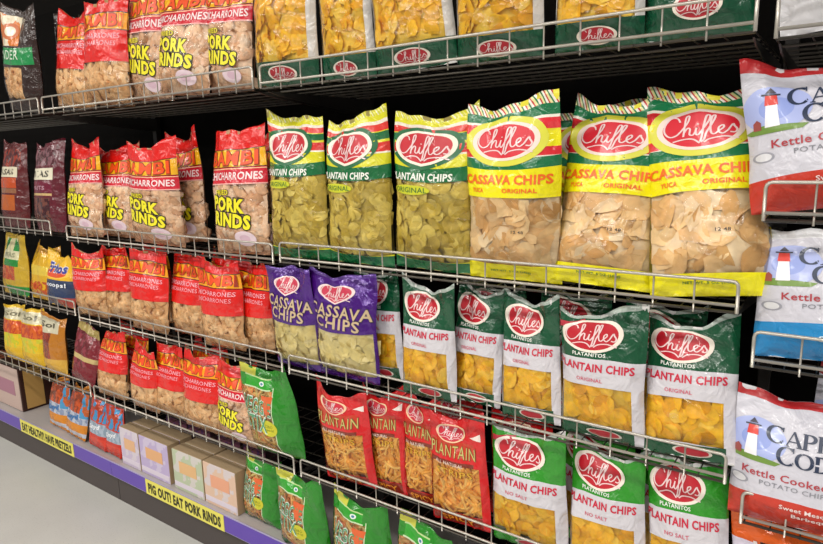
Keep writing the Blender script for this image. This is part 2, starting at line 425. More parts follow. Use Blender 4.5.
def k_plantain_green(p, root, seed, nosalt=False, flag=False, **k):
    g, g2 = ('2c8e22', '178226') if nosalt else ('0a4c2e', '07452c')
    key = 'nosalt' if nosalt else 'pgreen'
    m = pouch_mat(key, g, [(0, .635, 0, 1, 'd0ccd2', -.012), (0, .11, 0, .9, g, .01), (.965, 1, 0, 1, 'a9b4ac')],
                  [(.12, .43, .0, .88, -.012)], .26)
    p.build([m, plain('e4e2e0', .35, 0, .2)], root)
    contents(p, (.11, .44, .0, .89), 'round', .019, YEL(), YEL(), root, 'chips', seed)
    A = Art(p); chif_logo(A, -.10, .815, .70, .27, col='bc1226'); A.build('brand_logo', root)
    A = Art(p)
    A.text('PLATANITOS', -.12, .665, .38, .028, 'e9efe6', .02)
    A.text('PLANTAIN CHIPS', -.05, .570, .88, .060, 'c8163a', .03, arc=-.004)
    A.text('NO SALT' if nosalt else 'ORIGINAL', -.10, .478, .30, .028, 'cf5068', .01)
    if flag: A.poly([(-.5, -.5), (.5, .15), (.5, .5), (-.5, -.1)], -.33, .905, .3, .12, 'b82a3c')
    A.build('lettering', root)
    A = Art(p); A.rings(.05, .058, .42, .08, (.85, 1), ('b8162a', 'd9d2c6')); A.build('bottom_logo', root)

def k_plantain_yellow(p, root, seed, **k):
    Y, G, R_ = 'd9d424', '166a3a', 'd8342c'
    m = pouch_mat('pyellow', Y, [(.905, .935, 0, 1, 'e8dccc', .0), (.875, .915, 0, 1, R_), (.825, .87, 0, 1, G), (.755, .81, 0, 1, R_), (.745, .755, 0, 1, 'efe6d6'),
        (.66, .745, 0, 1, Y), (.575, .66, 0, 1, G, .02), (0, .07, 0, 1, G, .01), (.965, 1, 0, 1, ('stripe', 'd9d424', 'e8e4c0', 'c8c83a', 'e3dc70'))],
        [(.07, .575, 0, 1, .02)], .24)
    p.build([m, plain('9a8c48', .4, 0, .2)], root)
    contents(p, (.075, .58, .03, .97), 'round', .018, OLIVE(), OLIVE(), root, 'chips', seed, 1.1)
    A = Art(p); chif_logo(A, -.07, .79, .74, .235, 'f3ead8', '14663a', heart=.35); A.build('brand_logo', root)
    A = Art(p); A.text('PLANTAIN CHIPS', -.10, .607, .76, .046, 'ecefe4', .03)
    V, F = disc2d([.5, 1.0]); A.rings(-.20, .525, .50, .06, (.5, 1), ('c9cc2a', 'c9cc2a')); A.text('ORIGINAL', -.20, .525, .42, .032, '2a6a2c', .01)
    A.build('lettering', root)
def k_cassava(p, root, seed, **k):
    Y, G, R_ = 'eee312', '147044', 'dc2a34'
    m = pouch_mat('cassava', Y, [(.945, 1, 0, 1, ('stripe', 'f0ece0', 'c83a3c', 'e6e0a0', '2a7a48')), (.895, .945, 0, 1, G), (.882, .895, 0, 1, 'efe9da'), (.83, .882, 0, 1, R_),
        (.70, .745, 0, 1, R_), (.695, .702, 0, 1, 'efe9da'), (.635, .69, 0, 1, G, .012)],
        [(.105, .485, .0, 1, 0)], .22)
    p.build([m, plain('e8dc3a', .4, 0, .2)], root)
    contents(p, (.09, .50, .03, .97), 'flake', .031, CASS(), CASS(), root, 'chips', seed, 1.8)
    A = Art(p); A.rings(-.04, .79, .86, .275, (.5, 1), ('d9d63c', 'd9d63c'), 0, 0, .0012); chif_logo(A, -.04, .79, .72, .215, 'f2dcd0', col='d61c30'); A.build('brand_logo', root)
    A = Art(p); A.text('CASSAVA CHIPS', -.02, .582, .90, .052, 'ee6a14', .035); A.text('YUCA', -.30, .524, .14, .024, 'ee6a14', .03); A.text('ORIGINAL', .14, .524, .34, .024, 'ee6a14', .03)
    A.text('12 48', .12, .30, .12, .016, '4a4034', .02); A.text('NET WT. 5 OZ (142g)', .0, .062, .42, .016, '3c7a2c', .015); A.build('lettering', root)
def k_yellow_big(p, root, seed, green=False, **k):
    top = .35 if green else .17
    m = pouch_mat('ybig%d' % green, 'd2ceca', [(0, top, 0, 1, '0a4a30', .01), (.985, 1, 0, 1, 'a9b4ac')], [(top, .66, .02, .92, .01)], .24)
    p.build([m, plain('e4e2e0', .35, 0, .2)], root)
    contents(p, (top, .67, .02, .93), 'flake', .021, YEL(), YEL(), root, 'chips', seed, 1.2)
    A = Art(p); chif_logo(A, .02, top*.5, .44, .11 if not green else .15, col='b8162a'); A.build('bottom_logo', root)
    A = Art(p); A.text('PLANTAIN CHIPS', -.05, .75, .86, .05, 'c81e3a', .03); A.text('ORIGINAL', -.1, .685, .3, .028, 'cf5068', .01); A.build('lettering', root)
def k_bambi_pork(p, root, seed, **k):
    R_, Y = 'dc1812', 'f0b010'
    m = pouch_mat('bpork', R_, [(.688, .838, 0, 1, '241008'), (.695, .831, 0, 1, Y), (.560, .685, 0, 1, 'cf1a30'), (.675, .682, 0, 1, 'f0c8a0'), (.556, .566, 0, 1, 'f2b0a8')], [(0, .556, 0, 1)], .25)
    p.build([m, plain('b98a68', .45, 0, .2)], root)
    contents(p, (.03, .56, .03, .97), 'puff', .021, RIND(), RIND(), root, 'pork_rinds', seed, 1.15)
    A = Art(p); A._text('BAMBI', -.03, .763, .86, .112, 'ea4c0c', .04, 0, 0, 0, '8a2408', .022); A.build('brand_logo', root)
    A = Art(p); A.text('CHICHARRONES', .0, .622, .90, .062, 'f6dcdc', .02)
    A.text('FRIED', -.15, .495, .26, .04, 'e9da20', .03, outline='4a4210', ow=.03)
    A.text('PORK', -.06, .400, .58, .115, 'efe422', .05, outline='1c1a08', ow=.06, rot=-.10)
    A.text('RINDS', -.02, .275, .64, .115, 'efe422', .05, outline='1c1a08', ow=.06, rot=-.10)
    A.build('lettering', root)
    A = Art(p); A.rings(.18, .13, .32, .12, (.5, 1), ('d9b8c8', 'e6cfd8')); A.build('round_badge', root)
def k_bambi_red(p, root, seed, **k):
    R_ = 'dc1610'
    m = pouch_mat('bred', R_, [(.705, .88, 0, 1, '2a0c06', -.02), (.715, .87, 0, 1, 'f2a016', -.02), (.705, .87, 0, .0, R_)], [(0, .40, 0, 1)], .25)
    p.build([m, plain('b08456', .45, 0, .2)], root)
    contents(p, (.03, .41, .03, .97), 'puff', .017, NUT(), NUT(), root, 'pork_rinds', seed, 1.15)
    A = Art(p); A._text('BAMBI', -.0, .80, .84, .118, 'ea480a', .04, 0, 0, .018, '9a2a08', .02); A.build('brand_logo', root)
    A = Art(p); A.text('CHICHARRONES', -.02, .645, .84, .05, 'f2a8b4', .01, arc=.008); A.text('CHICHARRONES', -.02, .575, .74, .044, 'f2a8b4', .0, arc=.008)
    A.build('lettering', root)
def k_purple(p, root, seed, **k):
    m = pouch_mat('purple', '48127c', [(.965, 1, 0, 1, '6a48a0')], [(.07, .465, .03, .97, .01)], .2, .25)
    p.build([m, plain('4a2080', .3, .2, .2)], root)
    contents(p, (.06, .475, .03, .97), 'flake', .024, TAN(), TAN(), root, 'chips', seed, 1.2)
    A = Art(p); chif_logo(A, -.04, .825, .54, .20, 'f0d8d8', heart=.8, col='c83450'); A.build('brand_logo', root)
    A = Art(p); A.text('CASSAVA', -.0, .655, .90, .105, 'c8b08c', .02, outline='2a1040', ow=.03, rot=-.06); A.text('CHIPS', -.02, .55, .66, .105, 'c8b08c', .02, outline='2a1040', ow=.03, rot=-.06)
    A.text('BLUE CORN', -.1, .0, .01, .001, 'c8b08c') if False else None
    A.build('lettering', root)
def k_redstrips(p, root, seed, **k):
    m = pouch_mat('redstrips', 'cf1c20', [(.64, .77, .02, .82, 'c23a24', .0), (.545, .60, .02, .82, '7a2a18'), (.02, .12, .04, .9, '8a2412')], [(.13, .57, .02, .90, -.01)], .22)
    p.build([m, plain('c01c20', .35, 0, .2)], root)
    contents(p, (.12, .58, .02, .90), 'stick', .021, STRIP(), STRIP(), root, 'plantain_strips', seed, 1.8)
    A = Art(p); chif_logo(A, -.10, .845, .52, .17, 'f0c8a0', col='c82038'); A.build('brand_logo', root)
    A = Art(p); A.text('PLANTAIN', -.06, .685, .78, .10, 'c8c070', -.005, outline='7a4a20', ow=.02); A.text('ALL NATURAL', -.10, .572, .50, .028, 'e8d0c0', .01)
    A.text('STRIPS', -.02, .50, .60, .055, 'e2b030', .0, outline='8a5418', ow=.015); A.text('SPICY', .0, .065, .56, .06, 'e08a1c', .03)
    A.build('lettering', root)
    A = Art(p); A.poly([(-.5, 0), (.5, .5), (.5, -.5)], .34, .83, .18, .06, 'f0e0d8'); A.build('arrow_mark', root)
def k_veggie(p, root, seed, **k):
    m = pouch_mat('veggie', '20821a', [(.78, .89, .12, .60, '2c9c28'), (.885, .90, .1, .60, 'b8d490'), (.0, .80, .66, .675, 'c8dcb0'), (.765, .78, .1, .62, 'c8dcb0'), (.90, 1, 0, .30, 'c9c844')], [(.0, .765, .0, .66)], .22)
    p.build([m, plain('20821a', .3, 0, .3)], root)
    contents(p, (.0, .78, .02, .68), 'stick', .022, VEG(), VEG(), root, 'vegetable_sticks', seed, 1.7)
    A = Art(p); A.poly([(-.5, .5), (.5, .5), (.3, -.3), (-.1, -.5)], .06, .60, .22, .22, 'd8602c'); A.rings(.06, .36, .28, .18, (.5, 1), ('d9d020', 'c8c420')); A.build('round_badge', root)
    A = Art(p); A.text('VEGGIE', -.13, .585, .54, .15, '4f9a68', .0, outline='dce8dc', ow=.035, rot=-.08); A.text('STIX', -.17, .40, .40, .17, '4f9a68', .0, outline='dce8dc', ow=.035, rot=-.08); A.text('ZERO', .06, .38, .14, .035, '6a7a10', .01); A.text('TRANS FAT', .06, .34, .17, .025, '6a7a10', .01)
    A.build('lettering', root)
    A = Art(p); A.rings(-.05, .835, .09, .055, (.5, 1), ('3a7a9c', 'dfe8e0')); A.build('seal_mark', root)
def k_cape(p, root, seed, col='c4321e', words=('Sweet Mesquite', 'Barbeque'), foot=.245, dx=0, dv=0, **k):
    m = pouch_mat('cape'+col, 'cccad4', [(.925, 1, 0, 1, 'b8282c' if col != '1c86c4' else 'e0e0e4', .0), (0, foot, 0, 1, col, -.03)], (), .35)
    p.build([m, plain('d6d4d8', .4, 0, .1)], root)
    A = Art(p); s = -.335+dx
    A.rings(s+.03, 0.69+dv, .46, 0.304, (.5, 1), ('8f9fdc', 'a9b4e4'))
    A.poly([(-.5, -.2), (-.2, .3), (.2, .1), (.5, -.1), (.4, -.5), (-.4, -.5)], s+.02, 0.5642+dv, .42, 0.0684, '6f8f3c', .0012)
    A.poly([(-.5, -.5), (.5, -.5), (.36, .5), (-.36, .5)], s, 0.6456+dv, .10, 0.152, 'f0eef2', .0016)
    A.poly([(-.5, -.5), (.5, -.5), (.42, .5), (-.42, .5)], s, 0.7455+dv, .088, 0.0646, 'd8392c', .0018)
    A.poly([(-.5, -.5), (.5, -.5), (.5, .5), (-.5, .5)], s, 0.7825+dv, .12, 0.0106, '3a3844', .0020)
    A.poly([(-.5, -.5), (.5, -.5), (.0, .5)], s, 0.8121+dv, .07, 0.038, '4a4450', .0020)
    A.poly([(-.5, -.5), (.5, -.5), (.5, .2), (0, .5), (-.5, .2)], s-.10, 0.5938+dv, 0.0532, .07, '9a4a44', .0018)
    A.build('lighthouse_picture', root)
    A = Art(p); A.put(*serif('CAPE'), .0+dx, .755+dv, .47, .130, '23304c', 0, 0, .0018); A.put(*serif('COD'), .05+dx, .620+dv, .39, .130, '23304c', 0, 0, .0018); A.build('brand_logo', root)
    A = Art(p); A.text('Kettle Cooked', -.08+dx*2, .455+dv, .62, .055, 'b03a44', .015); A.text('POTATO CHIPS', .0+dx*2, .39+dv, .50, .034, '8a8a92', .005)
    A.text(words[0], .12+dx, .19, .42, .042, 'ecd8d4' if col != '1c86c4' else 'd6e8f4', .02); A.text(words[1], .14+dx, .135, .28, .042, 'ecd8d4' if col != '1c86c4' else 'd6e8f4', .02)
    A.build('lettering', root)
    A = Art(p); A.rings(-.41+dx, .375+dv, .15, .07, (.75, 1), ('d9d8dc', '9a9aa4')); A.build('seal_mark', root)
def k_simple(key, base, bands, wins, texts, foods=None, shapes=(), metal=0.0, back=None):
    def f(p, root, seed, **k):
        m = pouch_mat(key, base, bands, wins, .24, metal); p.build([m, plain(back or base, .35, 0, .2)], root)
        if foods: contents(p, (*foods[0],), foods[1], foods[2], foods[3](), foods[3](), root, foods[4], seed, foods[5] if len(foods) > 5 else 1.2)
        A = Art(p)
        for s_ in shapes:
            if s_[0] == 'ring': A.rings(*s_[1:])
            else: A.poly(*s_[1:])
        A.build('label_patch', root)
        A = Art(p)
        for t in texts: A.text(*t[:6], **(t[6] if len(t) > 6 else {}))
        A.build('lettering', root)
    return f
SQ = ((-.5, -.5), (.5, -.5), (.5, .5), (-.5, .5))
KINDS = {
 'plantain_grn': (k_plantain_green, {}, .062), 'plantain_flag': (k_plantain_green, dict(flag=True), .062),
 'nosalt': (k_plantain_green, dict(nosalt=True), .064), 'nosalt_flag': (k_plantain_green, dict(nosalt=True, flag=True), .064),
 'plantain_yel': (k_plantain_yellow, {}, .085), 'cassava_big': (k_cassava, {}, .09), 'yellow_big': (k_yellow_big, {}, .085), 'yellow_bigg': (k_yellow_big, dict(green=True), .085),
 'bambi_pork': (k_bambi_pork, {}, .080), 'bambi_red': (k_bambi_red, {}, .074), 'purple': (k_purple, {}, .07), 'redstrips': (k_redstrips, {}, .06), 'veggie': (k_veggie, {}, .075),
 'cape_red': (k_cape, dict(words=('Sweet Mesquite', 'Barbeque'), dx=.04, dv=.0), .08), 'cape_bbq': (k_cape, dict(words=('Sweet Mesquite', 'Barbeque'), dv=-.055), .08),
 'cape_blue': (k_cape, dict(col='1c86c4', words=('Sea Salt &', 'Vinegar'), foot=.30, dx=.05, dv=.03), .08),
 'nutgreen': (k_simple('nutgreen', '2c1610', [(.62, .92, .1, .62, ('blotch', 'd8741c', 'e9dcc0', 5)), (.44, .60, 0, .93, '188a48', .02)], [(.12, .42, .12, .70)],
     [('NDER', -.10, .535, .48, .085, 'dfe9d8', dict(bold=.0))], ((.12, .42, .1, .72), 'puff', .014, NUT, 'nuts'), [('ring', -.12, .76, .40, .16, (.6, 1), ('e6dcc4', 'c8641c'))]), None, .07),
 'darkbag': (k_simple('darkbag', '241512', [(.3, .6, .2, .8, '5a3a1c')], (), [('CKS', 0, .70, .4, .07, '2a1a14')], None, [('ring', .0, .70, .55, .14, (.6, 1), ('c8b890', 'a8946c'))]), None, .06),
 'maroon_or': (k_simple('maroon_or', '5a1418', [(.46, .58, 0, .8, 'b8481c'), (.40, .455, 0, .8, '8c5a3c'), (.2, .38, .05, .75, 'b0561c'), (.70, .92, .1, .9, ('blotch', '8c2a14', '4a1218', 9))], (),  # blotched top: crinkle highlights of the film put into its colour
     [('PASAS', -.08, .645, .62, .07, '3a2c14', dict(bold=.03))], None, [('poly', SQ, -.08, .645, .80, .12, 'd6ceb4')]), None, .08),
 'maroon': (k_simple('maroon', '5c1424', [(.44, .56, 0, .8, '6c1430'), (.405, .43, 0, .8, 'c8a870'), (.1, .38, .05, .75, ('blotch', '6a3a30', '3c1018', 9)), (.74, .95, .1, .9, ('blotch', '7a5058', '4a1620', 9))], (),  # blotches paint crinkled brightness and streaky highlights into the film colour
     [('UVAS', -.08, .645, .60, .075, '2a2414', dict(bold=.03)), ('NUTS', -.05, .49, .4, .045, 'b88a98')], None, [('poly', SQ, -.08, .645, .78, .13, 'd9d2ba')]), None, .08),
 'peagreen': (k_simple('peagreen', 'c8a42c', [(.72, .92, .12, .8, ('blotch', '1c8a34', 'd8d0a0', 3)), (.58, .72, .1, .8, 'd9d4ac'), (.47, .58, .2, .8, '1c8a34'), (.0, .16, .3, 1, '1c8a34'), (.25, .47, .05, .7, ('blotch', 'b8401c', 'c86a2c', 12))], (),
     [('PEAS', -.06, .65, .46, .07, '8a8a6c')], None, (), .2), None, .06),
 'yelbag': (k_simple('yelbag', 'd9a81c', [(.45, .62, 0, 1, 'e0c040'), (.12, .34, 0, .8, ('blotch', 'b84c14', 'e0a820', 10)), (.86, 1, 0, 1, 'c8902c')], (), [('200', -.08, .25, .5, .14, 'c0480c', dict(bold=.04))], None, (), .1), None, .07),
 'fritos': (k_simple('fritos', 'e8b41c', [(.0, .52, 0, 1, '2c3a5c'), (.0, .2, .55, 1, 'a83a2c')], (), [('Fritos', .02, .74, .74, .18, '2a3c98', dict(bold=.04, shear=.2, outline='f0eef0', ow=.06)), ('Scoops!', .0, .42, .72, .11, 'e2e6ee', dict(bold=.03, outline='1a2238', ow=.04))],
     None, [('ring', .0, .64, .9, .20, (.8, 1), ('d84a1c', 'f0c040'))]), None, .07),
 'yelsnack': (k_simple('yelsnack', 'e0b41c', [(.74, .94, .05, .95, 'd8cfae'), (.50, .72, 0, 1, ('blotch', 'd8641c', 'c0441c', 9)), (.26, .5, 0, 1, ('blotch', 'c8c42c', 'e6c01c', 6))], (), [('Sol', 0, .84, .5, .09, '6a6448', dict(bold=.02))], None, (), .15), None, .07),
 'tansnack': (k_simple('tansnack', 'b8741c', [(.70, .94, .0, .85, 'cfc8ac'), (.28, .7, .0, .6, ('blotch', '9c3a24', '7a2c1c', 10)), (.0, .28, 0, 1, 'd8a83c')], (), [('Sol', -.05, .83, .5, .09, '4a4430')], None, (), .1), None, .07),
 'maroonbag': (k_simple('maroonbag', '7a1c28', [(.3, .85, .15, .75, ('blotch', '8c3440', '6a1c24', 8)), (.42, .5, 0, 1, 'c8b074'), (.86, 1, 0, 1, 'b09a58')], (), [('SNACK', 0, .2, .01, .01, '7a1c28')] if False else [], None, (), .1), None, .07),
 'orangebag': (k_simple('orangebag', 'd8641c', [(.78, 1, 0, 1, 'd85a14'), (.4, .8, .0, .2, 'd8cfe0'), (.55, .82, .25, 1, '3a1410')], (), [('Wavy', -.05, .74, .50, .15, 'e6dcd8', dict(bold=.03, shear=.25))], None, (), .1), None, .07),
 'pretzel_or': (k_simple('pretzel_or', 'd8861c', [(.50, .92, 0, .85, ('blotch', 'c8501c', '8c3a1c', 7)), (.3, .5, 0, 1, ('blotch', 'b8c0d0', '8c98b4', 5)), (.42, .9, .78, 1, ('blotch', '4a98c8', 'c4602c', 5)), (.06, .14, 0, 1, 'c8ccd8')], (), [('Snyd', -.05, .39, .62, .12, '2a6aa8', dict(bold=.05, shear=.2, rot=.15))], None, (), .15), None, .06),
 'pretzel_bl': (k_simple('pretzel_bl', 'c83424', [(.52, .95, .15, .95, ('blotch', '3a8cc0', 'b8401f', 6)), (.28, .5, 0, 1, ('blotch', 'a8b4c4', '8a9cac', 9)), (.1, .22, 0, 1, 'd8402c')], (), [('Snyd', -.05, .40, .6, .11, 'e0e4ea', dict(bold=.05, shear=.2, rot=.15))], None, (), .15), None, .06),
 'whitebag': (k_simple('whitebag', 'd6d4d8', [(.9, 1, 0, 1, 'b8b8c0')], (), [], None, ()), None, .07),
}
#POSES
ZB = {'A1': 0.1997, 'A2': 0.1995, 'A3': 0.1983, 'B1': -0.2814, 'B2': -0.2944, 'B3': -0.2871, 'C1': -0.6121, 'C2': -0.6291, 'C3': -0.6287, 'D1': -0.9748, 'D2': -0.9773, 'D3': -0.9759, 'A4': 0.1834, 'B4': -0.1161, 'C4': -0.3859, 'D4': -0.7141, 'S1': -1.301, 'S2': -1.301, 'S3': -1.301, 'S4': -1.301, 'E4': -1.0}
YS = dict(A=0, B=.03099, C=.03898, D=.0611, S=.10256, E=.07)

TAPER = dict(bambi_red=.13, bambi_pork=.07, veggie=.10, yelsnack=.1, tansnack=.1, maroonbag=.12, peagreen=.08, yelbag=.15, fritos=.08, pretzel_or=.15, pretzel_bl=.15, purple=.05, nutgreen=.1, maroon=.08, maroon_or=.08)
def make_bag(id_, kind, sh, bay, X, Y, yaw, lean, roll, w, h, label, group=None, seed=None, crumple=1.0):
    fn, kw, T = KINDS[kind]
    seed = seed if seed is not None else sum(ord(c)*(i+3) for i, c in enumerate(id_)) % 997
    z0 = H0+ZB[sh+str(bay)]-(.0095 if sh != 'S' else 0)+.0012
    M = Matrix.Translation((X, Y, z0+abs(math.sin(roll))*w/2*.9))@Matrix.Rotation(yaw, 4, 'Z')@Matrix.Rotation(-lean, 4, 'X')@Matrix.Rotation(roll, 4, 'Y')
    names = NAMES[kind]
    r = thing(names[0], label, names[1], group, M)
    fn(Pouch(w, h, T*min(1.1, w/.22+.1), seed, crumple, TAPER.get(kind, .03)), r, seed, **(kw or {}))
    return r
NAMES = {k: ('bag_of_plantain_chips', 'bag of chips') for k in ('plantain_grn', 'plantain_flag', 'nosalt', 'nosalt_flag', 'plantain_yel', 'yellow_big', 'yellow_bigg')}
NAMES.update({k: ('bag_of_cassava_chips', 'bag of chips') for k in ('cassava_big', 'purple')})
NAMES.update({k: ('bag_of_pork_rinds', 'bag of pork rinds') for k in ('bambi_pork', 'bambi_red')})
NAMES.update({k: ('bag_of_potato_chips', 'bag of chips') for k in ('cape_red', 'cape_bbq', 'cape_blue', 'whitebag')})
NAMES.update(redstrips=('bag_of_plantain_strips', 'bag of chips'), veggie=('bag_of_veggie_sticks', 'bag of snacks'), nutgreen=('bag_of_nuts', 'bag of nuts'), darkbag=('snack_bag', 'bag of snacks'),
  maroon_or=('snack_bag', 'bag of snacks'), maroon=('snack_bag', 'bag of snacks'), peagreen=('snack_bag', 'bag of snacks'), yelbag=('snack_bag', 'bag of snacks'), fritos=('bag_of_corn_chips', 'bag of chips'),
  yelsnack=('snack_bag', 'bag of snacks'), tansnack=('snack_bag', 'bag of snacks'), maroonbag=('snack_bag', 'bag of snacks'), orangebag=('snack_bag', 'bag of snacks'),
  pretzel_or=('bag_of_pretzels', 'bag of pretzels'), pretzel_bl=('bag_of_pretzels', 'bag of pretzels'))
